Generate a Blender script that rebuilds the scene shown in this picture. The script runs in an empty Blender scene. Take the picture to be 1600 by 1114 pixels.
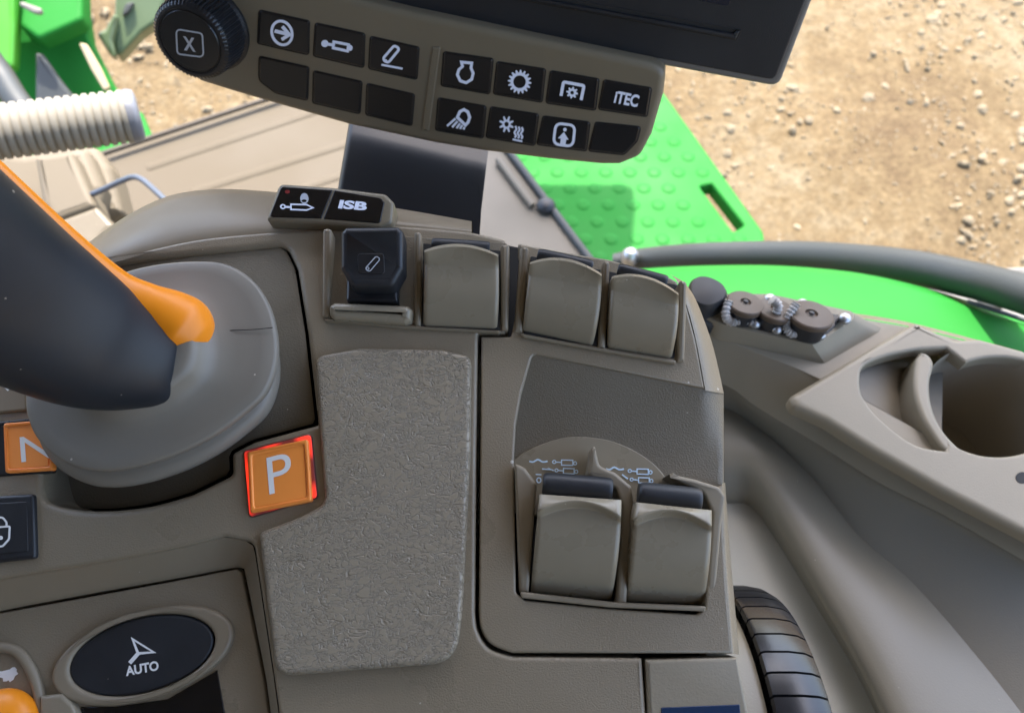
import bpy, bmesh, math, random
from mathutils import Vector, Matrix
from mathutils.geometry import tessellate_polygon
random.seed(7)
R = math.radians
S = bpy.context.scene
COL = S.collection
MM = 0.001

# ------------------------------------------------------------------ camera
F_PX, CX, CY = 1200.0, 800.0, 557.0           # photograph is 1600 x 1114
PITCH = R(60)
CAM = Vector((0, 0, 2.6))
RIGHT = Vector((1, 0, 0))
FWD = Vector((0, math.cos(PITCH), -math.sin(PITCH)))
UP = Vector((0, math.sin(PITCH), math.cos(PITCH)))


def ray(px, py):
    return FWD + RIGHT * ((px - CX) / F_PX) - UP * ((py - CY) / F_PX)


def at_depth(px, py, d):
    return CAM + ray(px, py) * d


def at_z(px, py, z):
    r = ray(px, py)
    return CAM + r * ((z - CAM.z) / r.z)


class Frame:
    """A real plane in the cab; P() measures where a spot on it lies, in local metres."""
    def __init__(self, origin, normal, xdir):
        n = Vector(normal).normalized()
        x = Vector(xdir)
        x = (x - n * x.dot(n)).normalized()
        y = n.cross(x)
        self.o, self.x, self.y, self.n = Vector(origin), x, y, n
        self.m = Matrix((x, y, n)).transposed().to_4x4()
        self.m.translation = self.o
        self.inv = self.m.inverted()

    def P(self, px, py, w=0.0):
        r = ray(px, py)
        o = self.o + self.n * w
        t = (o - CAM).dot(self.n) / r.dot(self.n)
        return self.inv @ (CAM + r * t)

    def L(self, world):
        return self.inv @ Vector(world)


class World:
    m = Matrix.Identity(4)
    def L(self, world):
        return Vector(world)


WORLD = World()
TILT = R(14)
ARM = Frame(CAM + FWD * 0.32, (0, -math.sin(TILT), math.cos(TILT)), (1, 0, 0))
_kn = Vector((-0.16, -0.94, 0.30)).normalized()
KEY = Frame(at_depth(700, 120, 0.42), _kn, (1, 0, 0))
MON = Frame(at_depth(900, 60, 0.405), _kn, (1, 0, 0))

# ------------------------------------------------------------------ materials
def srgb(r, g, b):
    f = lambda c: ((c / 255 + 0.055) / 1.055) ** 2.4 if c > 10 else c / 255 / 12.92
    return (f(r), f(g), f(b), 1)


def mat(name, color, rough=0.5, spec=0.5, metal=0.0, grain=None, bump=0.2, var=0.0, var_scale=30, dust=0.0,
        emit=None, emit_s=0.0, coat=0.0, dist=0.0005):
    m = bpy.data.materials.new(name)
    m.use_nodes = True
    nt = m.node_tree
    N, Lk = nt.nodes, nt.links
    b = N['Principled BSDF']
    c = tuple(color) if len(color) == 4 else (*color, 1)
    b.inputs['Base Color'].default_value = c
    b.inputs['Roughness'].default_value = rough
    b.inputs['Specular IOR Level'].default_value = spec
    b.inputs['Metallic'].default_value = metal
    b.inputs['Coat Weight'].default_value = coat
    tc = N.new('ShaderNodeTexCoord')
    col = None
    if var > 0:
        n = N.new('ShaderNodeTexNoise')
        n.inputs['Scale'].default_value = var_scale
        n.inputs['Detail'].default_value = 6
        Lk.new(tc.outputs['Object'], n.inputs['Vector'])
        mx = N.new('ShaderNodeMix'); mx.data_type = 'RGBA'
        mx.inputs['A'].default_value = (c[0] * (1 - var), c[1] * (1 - var), c[2] * (1 - var), 1)
        mx.inputs['B'].default_value = (min(1, c[0] * (1 + var)), min(1, c[1] * (1 + var)), min(1, c[2] * (1 + var * .9)), 1)
        Lk.new(n.outputs['Fac'], mx.inputs['Factor'])
        col = mx.outputs['Result']
        mr = N.new('ShaderNodeMapRange')
        mr.inputs['To Min'].default_value = max(0.02, rough - 0.10)
        mr.inputs['To Max'].default_value = min(1, rough + 0.10)
        mr.inputs['From Min'].default_value = 0.3
        mr.inputs['From Max'].default_value = 0.7
        Lk.new(n.outputs['Fac'], mr.inputs['Value'])
        Lk.new(mr.outputs['Result'], b.inputs['Roughness'])
    if dust > 0:
        v = N.new('ShaderNodeTexVoronoi')
        v.inputs['Scale'].default_value = 150
        v.inputs['Randomness'].default_value = 1
        Lk.new(tc.outputs['Object'], v.inputs['Vector'])
        lt = N.new('ShaderNodeMath'); lt.operation = 'LESS_THAN'
        # tiny specks of varying size: distance < random threshold
        sep = N.new('ShaderNodeSeparateColor')
        Lk.new(v.outputs['Color'], sep.inputs['Color'])
        mul = N.new('ShaderNodeMath'); mul.operation = 'POWER'
        mul.inputs[1].default_value = 6.0
        Lk.new(sep.outputs['Red'], mul.inputs[0])
        m2 = N.new('ShaderNodeMath'); m2.operation = 'MULTIPLY'
        m2.inputs[1].default_value = 0.085 * dust
        Lk.new(mul.outputs[0], m2.inputs[0])
        Lk.new(v.outputs['Distance'], lt.inputs[0])
        Lk.new(m2.outputs[0], lt.inputs[1])
        mx = N.new('ShaderNodeMix'); mx.data_type = 'RGBA'
        mx.inputs['B'].default_value = (0.55, 0.5, 0.42, 1)
        if col is None:
            mx.inputs['A'].default_value = c
        else:
            Lk.new(col, mx.inputs['A'])
        Lk.new(lt.outputs[0], mx.inputs['Factor'])
        col = mx.outputs['Result']
    if col is not None:
        Lk.new(col, b.inputs['Base Color'])
    if grain:
        n = N.new('ShaderNodeTexNoise')
        n.inputs['Scale'].default_value = grain
        n.inputs['Detail'].default_value = 3
        Lk.new(tc.outputs['Object'], n.inputs['Vector'])
        bp = N.new('ShaderNodeBump')
        bp.inputs['Strength'].default_value = bump
        bp.inputs['Distance'].default_value = dist
        Lk.new(n.outputs['Fac'], bp.inputs['Height'])
        Lk.new(bp.outputs['Normal'], b.inputs['Normal'])
    if emit:
        b.inputs['Emission Color'].default_value = (*emit, 1)
        b.inputs['Emission Strength'].default_value = emit_s
    return m


def glow_mat():
    m = mat('lit_red_surround', (0.22, 0.05, 0.045), 0.4, 0.5, emit=(1.0, 0.035, 0.012), emit_s=0.2)
    nt = m.node_tree; N, Lk = nt.nodes, nt.links
    tc = N.new('ShaderNodeTexCoord'); n = N.new('ShaderNodeTexNoise'); n.inputs['Scale'].default_value = 75; n.inputs['Detail'].default_value = 0
    Lk.new(tc.outputs['Object'], n.inputs['Vector'])
    r = N.new('ShaderNodeMapRange'); r.inputs['From Min'].default_value = .38; r.inputs['From Max'].default_value = .58
    r.inputs['To Min'].default_value = .01; r.inputs['To Max'].default_value = .26
    Lk.new(n.outputs['Fac'], r.inputs['Value']); Lk.new(r.outputs['Result'], N['Principled BSDF'].inputs['Emission Strength'])
    return m


def leather_mat():
    m = mat('pad_leather', (0.25, 0.215, 0.16), 0.36, 0.55)
    nt = m.node_tree; N, Lk = nt.nodes, nt.links
    b = N['Principled BSDF']
    tc = N.new('ShaderNodeTexCoord')
    mp = N.new('ShaderNodeMapping')
    mp.inputs['Rotation'].default_value = (0, 0, R(-35))
    mp.inputs['Scale'].default_value = (0.8, 1.15, 1)
    Lk.new(tc.outputs['Object'], mp.inputs['Vector'])
    hs = []
    for k, (scale, dist, wd) in enumerate(((140, .5, .020), (215, .5, .026), (380, .4, .036))):
        o = N.new('ShaderNodeVectorMath'); o.operation = 'ADD'; o.inputs[1].default_value = (k * 3.7, k * 1.9, k * .7)
        Lk.new(mp.outputs[0], o.inputs[0])
        n = N.new('ShaderNodeTexNoise'); n.inputs['Scale'].default_value = scale; n.inputs['Detail'].default_value = 2.5
        n.inputs['Roughness'].default_value = .55; n.inputs['Distortion'].default_value = dist
        Lk.new(o.outputs[0], n.inputs['Vector'])
        a = N.new('ShaderNodeMath'); a.operation = 'SUBTRACT'; a.inputs[1].default_value = .5
        Lk.new(n.outputs['Fac'], a.inputs[0])
        ab = N.new('ShaderNodeMath'); ab.operation = 'ABSOLUTE'; Lk.new(a.outputs[0], ab.inputs[0])
        r = N.new('ShaderNodeMapRange'); r.interpolation_type = 'SMOOTHSTEP'; r.inputs['From Max'].default_value = wd
        Lk.new(ab.outputs[0], r.inputs['Value'])
        hs.append(r.outputs['Result'])
    mn = None
    for h in hs:
        if mn is None: mn = h; continue
        q = N.new('ShaderNodeMath'); q.operation = 'SMOOTH_MIN'; q.inputs[2].default_value = .15
        Lk.new(mn, q.inputs[0]); Lk.new(h, q.inputs[1]); mn = q.outputs[0]
    n3 = N.new('ShaderNodeTexNoise'); n3.inputs['Scale'].default_value = 1400; n3.inputs['Detail'].default_value = 2
    Lk.new(tc.outputs['Object'], n3.inputs['Vector'])
    ad = N.new('ShaderNodeMath'); ad.operation = 'MULTIPLY_ADD'; ad.inputs[1].default_value = 0.25
    Lk.new(n3.outputs['Fac'], ad.inputs[0]); Lk.new(mn, ad.inputs[2])
    bp = N.new('ShaderNodeBump'); bp.inputs['Strength'].default_value = 0.9; bp.inputs['Distance'].default_value = 0.00036
    Lk.new(ad.outputs[0], bp.inputs['Height']); Lk.new(bp.outputs['Normal'], b.inputs['Normal'])
    mx = N.new('ShaderNodeMix'); mx.data_type = 'RGBA'
    mx.inputs['A'].default_value = (0.225, 0.187, 0.132, 1); mx.inputs['B'].default_value = (0.292, 0.245, 0.176, 1)
    Lk.new(mn, mx.inputs['Factor'])
    # pale dusty scuffs with shapes of their own
    n4 = N.new('ShaderNodeTexNoise'); n4.inputs['Scale'].default_value = 48; n4.inputs['Detail'].default_value = 8
    n4.inputs['Roughness'].default_value = 0.7
    Lk.new(tc.outputs['Object'], n4.inputs['Vector'])
    r4 = N.new('ShaderNodeMapRange'); r4.inputs['From Min'].default_value = .64; r4.inputs['From Max'].default_value = .78
    r4.inputs['To Max'].default_value = .8
    Lk.new(n4.outputs['Fac'], r4.inputs['Value'])
    mx2 = N.new('ShaderNodeMix'); mx2.data_type = 'RGBA'; mx2.inputs['B'].default_value = (0.42, 0.36, 0.27, 1)
    Lk.new(r4.outputs['Result'], mx2.inputs['Factor']); Lk.new(mx.outputs['Result'], mx2.inputs['A'])
    Lk.new(mx2.outputs['Result'], b.inputs['Base Color'])
    n5 = N.new('ShaderNodeTexNoise'); n5.inputs['Scale'].default_value = 22; n5.inputs['Detail'].default_value = 4
    Lk.new(tc.outputs['Object'], n5.inputs['Vector'])
    r5 = N.new('ShaderNodeMapRange'); r5.inputs['From Min'].default_value = .35; r5.inputs['From Max'].default_value = .65
    r5.inputs['To Min'].default_value = .24; r5.inputs['To Max'].default_value = .42
    Lk.new(n5.outputs['Fac'], r5.inputs['Value']); Lk.new(r5.outputs['Result'], b.inputs['Roughness'])
    return m


def ground_mat():
    m = mat('dry_gravel', (0.4, 0.3, 0.2), 0.95, 0.2)
    nt = m.node_tree; N, Lk = nt.nodes, nt.links
    b = N['Principled BSDF']
    tc = N.new('ShaderNodeTexCoord')
    def noise(s, d=5, r=.6):
        n = N.new('ShaderNodeTexNoise'); n.inputs['Scale'].default_value = s
        n.inputs['Detail'].default_value = d; n.inputs['Roughness'].default_value = r
        Lk.new(tc.outputs['Object'], n.inputs['Vector']); return n
    big, mid, fine = noise(1.3, 3, .5), noise(8, 9, .78), noise(34, 9, .85)
    cr = N.new('ShaderNodeValToRGB')
    e = cr.color_ramp.elements
    e[0].position = .3; e[0].color = (0.108, 0.071, 0.039, 1)
    e[1].position = .72; e[1].color = (0.325, 0.273, 0.182, 1)
    k = cr.color_ramp.elements.new(.5); k.color = (0.21, 0.152, 0.080, 1)
    mixn = N.new('ShaderNodeMix'); mixn.inputs['Factor'].default_value = .55
    Lk.new(big.outputs['Fac'], mixn.inputs['A']); Lk.new(mid.outputs['Fac'], mixn.inputs['B'])
    Lk.new(mixn.outputs['Result'], cr.inputs['Fac'])
    cr2 = N.new('ShaderNodeValToRGB')
    e = cr2.color_ramp.elements
    e[0].position = .3; e[0].color = (0.30, 0.27, 0.24, 1)
    e[1].position = .7; e[1].color = (1.5, 1.48, 1.45, 1)
    Lk.new(fine.outputs['Fac'], cr2.inputs['Fac'])
    mu = N.new('ShaderNodeMix'); mu.data_type = 'RGBA'; mu.blend_type = 'MULTIPLY'; mu.inputs['Factor'].default_value = .8
    Lk.new(cr.outputs['Color'], mu.inputs['A']); Lk.new(cr2.outputs['Color'], mu.inputs['B'])
    Lk.new(mu.outputs['Result'], b.inputs['Base Color'])
    bp = N.new('ShaderNodeBump'); bp.inputs['Strength'].default_value = 0.9; bp.inputs['Distance'].default_value = 0.03
    Lk.new(mid.outputs['Fac'], bp.inputs['Height'])
    bp2 = N.new('ShaderNodeBump'); bp2.inputs['Strength'].default_value = 0.8; bp2.inputs['Distance'].default_value = 0.012
    Lk.new(fine.outputs['Fac'], bp2.inputs['Height']); Lk.new(bp.outputs['Normal'], bp2.inputs['Normal'])
    Lk.new(bp2.outputs['Normal'], b.inputs['Normal'])
    return m


TAUPE = (0.234, 0.190, 0.130)
M = {}
M['deck'] = mat('console_plastic', TAUPE, 0.34, 0.6, grain=1500, bump=0.6, dist=0.00035, var=.08, var_scale=18, dust=1.3)
M['deck_shaded'] = mat('recess_plastic_shaded', (0.165, 0.137, 0.095), 0.42, 0.5, grain=1500, bump=0.7, dist=0.0004, var=.05, dust=.8)  # same plastic as the deck, with the shade of recesses put into the colour
M['deck_smooth'] = mat('smooth_plastic', TAUPE, 0.46, 0.5, grain=2600, bump=0.12, dist=0.0001, var=.05, var_scale=40, dust=.5)
M['paddle'] = mat('paddle_plastic', (0.265, 0.224, 0.158), 0.30, 0.5, grain=2600, bump=0.12, dist=0.0001, var=.04, var_scale=60, dust=.6)
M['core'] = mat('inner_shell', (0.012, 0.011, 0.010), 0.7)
M['leather'] = leather_mat()
M['boot'] = mat('boot_rubber', (0.205, 0.184, 0.152), 0.40, 0.4, grain=900, bump=0.08, dist=0.0002, var=.06, var_scale=30, dust=.8)
M['neck'] = mat('lever_rubber', (0.012, 0.016, 0.023), 0.46, 0.5, grain=2200, bump=0.12, dist=0.0001, var=.15, var_scale=40, dust=1.3)
M['black'] = mat('black_plastic', (0.012, 0.013, 0.016), 0.35, 0.5, grain=2400, bump=0.1, dist=0.0001, var=.15, var_scale=60, dust=.5)
M['black_soft'] = mat('black_satin', (0.016, 0.018, 0.022), 0.45, 0.5, grain=1800, bump=0.25, dist=0.0001, var=.15, var_scale=60, dust=1.0)
M['btn_black'] = mat('button_black', (0.010, 0.010, 0.011), 0.28, 0.5, grain=1500, bump=0.03, dist=0.0001, dust=.3)
M['gloss'] = mat('gloss_black', (0.006, 0.006, 0.007), 0.12, 0.5, dust=.4)
M['orange'] = mat('orange_plastic', (0.90, 0.27, 0.008), 0.36, 0.5, grain=1600, bump=0.06, dist=0.0001, var=.04)
M['orange_btn'] = mat('orange_button', (0.93, 0.30, 0.055), 0.4, 0.5, grain=1200, bump=0.05, dist=0.0001, var=.05, dust=.6)
M['red_lit'] = glow_mat()
M['frame_red'] = mat('smoky_red_frame', (0.10, 0.03, 0.028), 0.35, 0.5)
M['icon'] = mat('symbol_white', (0.58, 0.62, 0.72), 0.5, emit=(0.55, 0.68, 1.0), emit_s=0.03)
M['icon_dim'] = mat('symbol_dim', (0.42, 0.45, 0.50), 0.5)
M['print'] = mat('printed_white', (0.80, 0.80, 0.78), 0.5)
M['print_sky'] = mat('printed_pale_blue', (0.62, 0.78, 0.92), 0.5)
M['led'] = mat('dark_red_lamp', (0.18, 0.02, 0.02), 0.3)
M['keypad'] = mat('keypad_plastic', (0.175, 0.148, 0.100), 0.4, 0.5, grain=1600, bump=0.3, dist=0.0002, var=.05)
M['bezel'] = mat('monitor_rim', (0.14, 0.135, 0.125), 0.45, 0.5, grain=1500, bump=.2, dist=.0002)
M['mon'] = mat('monitor_face', (0.012, 0.014, 0.018), 0.42, 0.5, grain=1500, bump=0.35, dist=0.0002, var=.12, var_scale=25, dust=.8)
M['screen'] = mat('screen_glass', (0.008, 0.010, 0.022), 0.08, 0.5, dust=1.6)
M['wheel'] = mat('wheel_rubber', (0.012, 0.013, 0.017), 0.26, 0.6, grain=1800, bump=.15, dist=.0001)
M['post'] = mat('post_plastic', (0.015, 0.015, 0.019), 0.4, 0.5, grain=1500, bump=.2, dist=.0002)
M['side'] = mat('side_trim_plastic', (0.25, 0.21, 0.148), 0.42, 0.5, grain=1100, bump=.3, dist=.0003, var=.05, var_scale=8)
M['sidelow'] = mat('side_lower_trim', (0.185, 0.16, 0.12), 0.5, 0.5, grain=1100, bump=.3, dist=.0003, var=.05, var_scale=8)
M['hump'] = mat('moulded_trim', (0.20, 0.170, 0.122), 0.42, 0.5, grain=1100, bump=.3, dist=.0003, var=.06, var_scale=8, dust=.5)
M['shelf'] = mat('pale_trim', (0.42, 0.375, 0.29), 0.5, 0.5, grain=1100, bump=.3, dist=.0003, var=.05, var_scale=8, dust=.5)
M['cupin'] = mat('cup_interior', (0.30, 0.262, 0.20), 0.55, 0.4, grain=900, bump=.2, dist=.0003)
M['floor'] = mat('floor_mat', (0.10, 0.08, 0.054), 0.7, 0.3, grain=500, bump=.25, dist=.0006, var=.05, var_scale=6)
M['sill'] = mat('sill_trim', (0.125, 0.109, 0.083), 0.55, 0.4, grain=600, bump=.2, dist=.0005, var=.04, var_scale=8)
M['cream'] = mat('cream_plastic', (0.15, 0.123, 0.085), 0.6, 0.4, grain=500, bump=.2, dist=.0005, var=.05, var_scale=10)
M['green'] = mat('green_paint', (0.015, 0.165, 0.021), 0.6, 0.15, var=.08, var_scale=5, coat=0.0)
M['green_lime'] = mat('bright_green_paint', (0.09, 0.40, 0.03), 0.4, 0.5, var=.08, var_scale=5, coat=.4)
M['dkgrey'] = mat('dark_grey_metal', (0.05, 0.055, 0.055), 0.55, 0.5, var=.15, var_scale=8)
M['framebr'] = mat('brown_frame', (0.07, 0.055, 0.04), 0.6, 0.4)
M['capgrey'] = mat('grey_cap', (0.17, 0.18, 0.21), 0.4, 0.5)
M['rubber'] = mat('rail_rubber', (0.030, 0.034, 0.034), 0.5, 0.5, grain=300, bump=.15, dist=.001, var=.2, var_scale=15)
M['ribbed'] = mat('ribbed_grip_rubber', (0.27, 0.25, 0.21), 0.65, 0.3, var=.06)
M['steel'] = mat('steel', (0.45, 0.46, 0.48), 0.42, 0.5, metal=1)
M['cord'] = mat('cord_grey', (0.42, 0.40, 0.38), 0.5, 0.4)
M['rod'] = mat('painted_rod', (0.07, 0.085, 0.115), 0.35, 0.5)
M['brown'] = mat('brown_cap', (0.095, 0.065, 0.042), 0.5, 0.4, var=.12, var_scale=60)
M['tyre'] = mat('dusty_tyre', (0.26, 0.25, 0.235), 0.9, 0.2, var=.2, var_scale=20, grain=120, bump=.4, dist=.003)
M['screen_blue'] = mat('blue_display', (0.012, 0.03, 0.075), 0.2, 0.5)
M['ground'] = ground_mat()
M['stone'] = mat('pale_stone', (0.25, 0.20, 0.13), 0.95, 0.2, var=.25, var_scale=6, grain=60, bump=.5, dist=.01)
M['roof'] = mat('roof_plastic', (0.22, 0.21, 0.19), 0.8, 0.2)
M['strap'] = mat('tan_strap', (0.5, 0.40, 0.25), 0.7, 0.3)
M['olive'] = mat('olive_panel', (0.10, 0.14, 0.07), 0.3, 0.5, var=.1, var_scale=4)

# ------------------------------------------------------------------ object helpers
ROOT_M = {}


def baked(fr, parent, v):
    """points measured on a plane -> coordinates of the thing they belong to"""
    if not hasattr(fr, 'm'): return v
    top = parent
    while top is not None and top.parent is not None: top = top.parent
    rm = ROOT_M.get(top.name, Matrix.Identity(4)) if top is not None else Matrix.Identity(4)
    mm = rm.inverted() @ fr.m
    return [mm @ Vector(p) for p in v]


def thing(name, label, cat, matrix=None, group=None):
    o = bpy.data.objects.new(name, None)
    if matrix is not None: ROOT_M[o.name] = matrix.copy()
    o.empty_display_size = 0.02
    COL.objects.link(o)
    if matrix is not None:
        o.matrix_world = matrix
    o['label'] = label; o['category'] = cat
    if group: o['group'] = group
    return o


def link(name, verts, faces, material, parent=None, label=None, sharp=38, smooth=True):
    me = bpy.data.meshes.new(name)
    me.from_pydata([tuple(v) for v in verts], [], faces)
    bm = bmesh.new(); bm.from_mesh(me)
    bmesh.ops.remove_doubles(bm, verts=bm.verts, dist=1e-6)
    bmesh.ops.recalc_face_normals(bm, faces=bm.faces)
    bm.to_mesh(me); bm.free()
    if smooth:
        for p in me.polygons: p.use_smooth = True
        me.set_sharp_from_angle(angle=R(sharp))
    me.materials.append(M[material])
    o = bpy.data.objects.new(name, me)
    COL.objects.link(o)
    if parent is not None:
        o.parent = parent
    if label: o['label'] = label
    return o


class MB:
    """collects shapes that belong to ONE mesh"""
    def __init__(self): self.v, self.f = [], []
    def add(self, v, f):
        k = len(self.v); self.v += [Vector(p) for p in v]; self.f += [tuple(i + k for i in q) for q in f]; return self
    def build(self, name, material, parent=None, **kw):
        return link(name, self.v, self.f, material, parent, **kw)


# ------------------------------------------------------------------ outlines
def fillet(pts, seg=7):
    """points (x, y[, r]) of a closed outline -> outline with rounded corners"""
    out = []; n = len(pts)
    for i, p in enumerate(pts):
        r = p[2] if len(p) > 2 else 0
        c = Vector(p[:2])
        if r <= 0:
            out.append((c.x, c.y)); continue
        a = Vector(pts[i - 1][:2]) - c; b = Vector(pts[(i + 1) % n][:2]) - c
        la, lb = a.length, b.length
        a.normalize(); b.normalize()
        ang = a.angle(b)
        if ang > 3.05:
            out.append((c.x, c.y)); continue
        t = min(r / math.tan(ang / 2), la * .49, lb * .49)
        p0, p2 = c + a * t, c + b * t
        for k in range(seg + 1):
            s = k / seg
            q = p0 * (1 - s) ** 2 + c * 2 * s * (1 - s) + p2 * s * s
            out.append((q.x, q.y))
    return out


def spline(pts, n=8, closed=True):
    """Catmull-Rom through tuples of any length"""
    out = []; m = len(pts)
    rng = m if closed else m - 1
    g = lambda i: Vector(pts[i % m]) if closed else Vector(pts[max(0, min(m - 1, i))])
    for i in range(rng):
        p0, p1, p2, p3 = g(i - 1), g(i), g(i + 1), g(i + 2)
        for k in range(n):
            t = k / n
            out.append(0.5 * ((2 * p1) + (p2 - p0) * t + (2 * p0 - 5 * p1 + 4 * p2 - p3) * t * t + (3 * p1 - p0 - 3 * p2 + p3) * t ** 3))
    if not closed: out.append(Vector(pts[-1]))
    return [tuple(v) for v in out]


def resample(pts, n, closed=False):
    P = [Vector(p) for p in pts]
    if closed: P.append(P[0])
    d = [0]
    for a, b in zip(P, P[1:]): d.append(d[-1] + (b - a).length)
    out = []; j = 0
    m = n if closed else n - 1
    for i in range(n):
        s = d[-1] * i / m
        while j < len(P) - 2 and d[j + 1] < s: j += 1
        L = d[j + 1] - d[j]
        t = (s - d[j]) / L if L > 0 else 0
        out.append(P[j].lerp(P[j + 1], t))
    return out


def area2(p):
    return sum(p[i - 1].x * p[i].y - p[i].x * p[i - 1].y for i in range(len(p))) / 2


def clean(p, eps=1e-5):
    q = []
    for v in p:
        if not q or (v - q[-1]).length > eps: q.append(v)
    if len(q) > 1 and (q[0] - q[-1]).length <= eps: q.pop()
    return q


def inset(p, d):
    """p: list of 3D vectors wound CCW in uv; moves inwards by d"""
    n = len(p); out = []
    for i in range(n):
        a, b, c = p[i - 1], p[i], p[(i + 1) % n]
        e1 = Vector((b.x - a.x, b.y - a.y)); e2 = Vector((c.x - b.x, c.y - b.y))
        if e1.length < 1e-9 or e2.length < 1e-9:
            out.append(b.copy()); continue
        e1.normalize(); e2.normalize()
        n1 = Vector((-e1.y, e1.x)); n2 = Vector((-e2.y, e2.x))
        m = n1 + n2
        if m.length < .2: m = n1
        m.normalize()
        k = d / max(.45, m.dot(n1))
        out.append(Vector((b.x + m.x * k, b.y + m.y * k, b.z)))
    return out


def slab_mesh(fr, outer, w, thick, r=0.0008, holes=(), segs=3, rh=None):
    """plate with rounded rims; w = top height above the frame's plane (number or function of px,py)"""
    wf = w if callable(w) else (lambda x, y: w)
    loops = []
    for k, loop in enumerate([outer] + list(holes)):
        p = clean([fr.P(x, y, wf(x, y)) for x, y in [q[:2] for q in loop]])
        if (area2(p) < 0) != (k > 0): p.reverse()
        loops.append(p)
    verts, faces = [], []
    caps = []
    for li, p in enumerate(loops):
        n = len(p)
        if li > 0 and rh is not None: r = rh
        rings = [[Vector((v.x, v.y, v.z - thick)) for v in p], ]
        for s in range(segs + 1):
            a = s / segs * math.pi / 2
            q = inset(p, r * (1 - math.cos(a)))
            rings.append([Vector((v.x, v.y, v.z - r * (1 - math.sin(a)))) for v in q])
        q = inset(p, r * 1.25)
        rings.append(q)
        base = len(verts)
        for g in rings: verts += g
        for i in range(len(rings) - 1):
            for j in range(n):
                j2 = (j + 1) % n
                faces.append((base + i * n + j, base + i * n + j2, base + (i + 1) * n + j2, base + (i + 1) * n + j))
        caps.append((base + (len(rings) - 1) * n, n))
    polys = [[verts[b + i] for i in range(n)] for b, n in caps]
    idx = [b + i for b, n in caps for i in range(n)]
    for t in tessellate_polygon([[Vector((v.x, v.y, 0)) for v in q] for q in polys]):
        faces.append(tuple(idx[i] for i in t))
    return verts, faces


def slab(name, fr, outer, w, thick, material, parent, r=0.0008, holes=(), segs=3, label=None, sharp=38, rh=None):
    v, f = slab_mesh(fr, outer, w, thick, r, holes, segs, rh=rh)
    return link(name, baked(fr, parent, v), f, material, parent, label, sharp)


def loft(loops, closed=True, cap0=False, cap1=False):
    n = len(loops[0]); v = [Vector(p) for l in loops for p in l]; f = []
    for i in range(len(loops) - 1):
        for j in range(n if closed else n - 1):
            j2 = (j + 1) % n
            f.append((i * n + j, i * n + j2, (i + 1) * n + j2, (i + 1) * n + j))
    if cap0: f.append(tuple(reversed(range(n))))
    if cap1: f.append(tuple((len(loops) - 1) * n + j for j in range(n)))
    return v, f


def tube_mesh(pts, radii, n=16, sub=6, caps=True, flat=1.0, flat_dir=None, fn=None):
    if sub > 1:
        q = spline([(*p, r) for p, r in zip(pts, radii)], sub, closed=False)
        pts = [Vector(a[:3]) for a in q]; radii = [a[3] for a in q]
    else:
        pts = [Vector(p) for p in pts]
    loops = []; ref = None
    for i, p in enumerate(pts):
        t = (pts[min(i + 1, len(pts) - 1)] - pts[max(i - 1, 0)]).normalized()
        if ref is None:
            ref = Vector(flat_dir) if flat_dir is not None else (Vector((0, 0, 1)) if abs(t.z) < .9 else Vector((1, 0, 0)))
        a = (ref - t * ref.dot(t)).normalized(); b = t.cross(a); ref = a
        rr = radii[i]
        loops.append([p + a * math.cos(k / n * 2 * math.pi) * rr * flat + b * math.sin(k / n * 2 * math.pi) * rr for k in range(n)])
    return loft(loops, True, caps, caps)


def ball(c, rx, ry, rz, nu=24, nv=12):
    loops = []
    for i in range(1, nv):
        a = math.pi * i / nv - math.pi / 2
        loops.append([Vector((c[0] + rx * math.cos(a) * math.cos(k / nu * 2 * math.pi), c[1] + ry * math.cos(a) * math.sin(k / nu * 2 * math.pi), c[2] + rz * math.sin(a))) for k in range(nu)])
    return loft(loops, True, True, True)


def ellipse(cx, cy, hw, hh, sxy=0.0, n=64):
    """outline in photo axes; sxy tilts it (positive = right end up)"""
    a = hw; b = -sxy / hw; c = math.sqrt(max(1e-6, hh * hh - b * b))
    return [(cx + a * math.cos(t), cy + b * math.cos(t) + c * math.sin(t)) for t in [k / n * 2 * math.pi for k in range(n)]]


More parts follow.
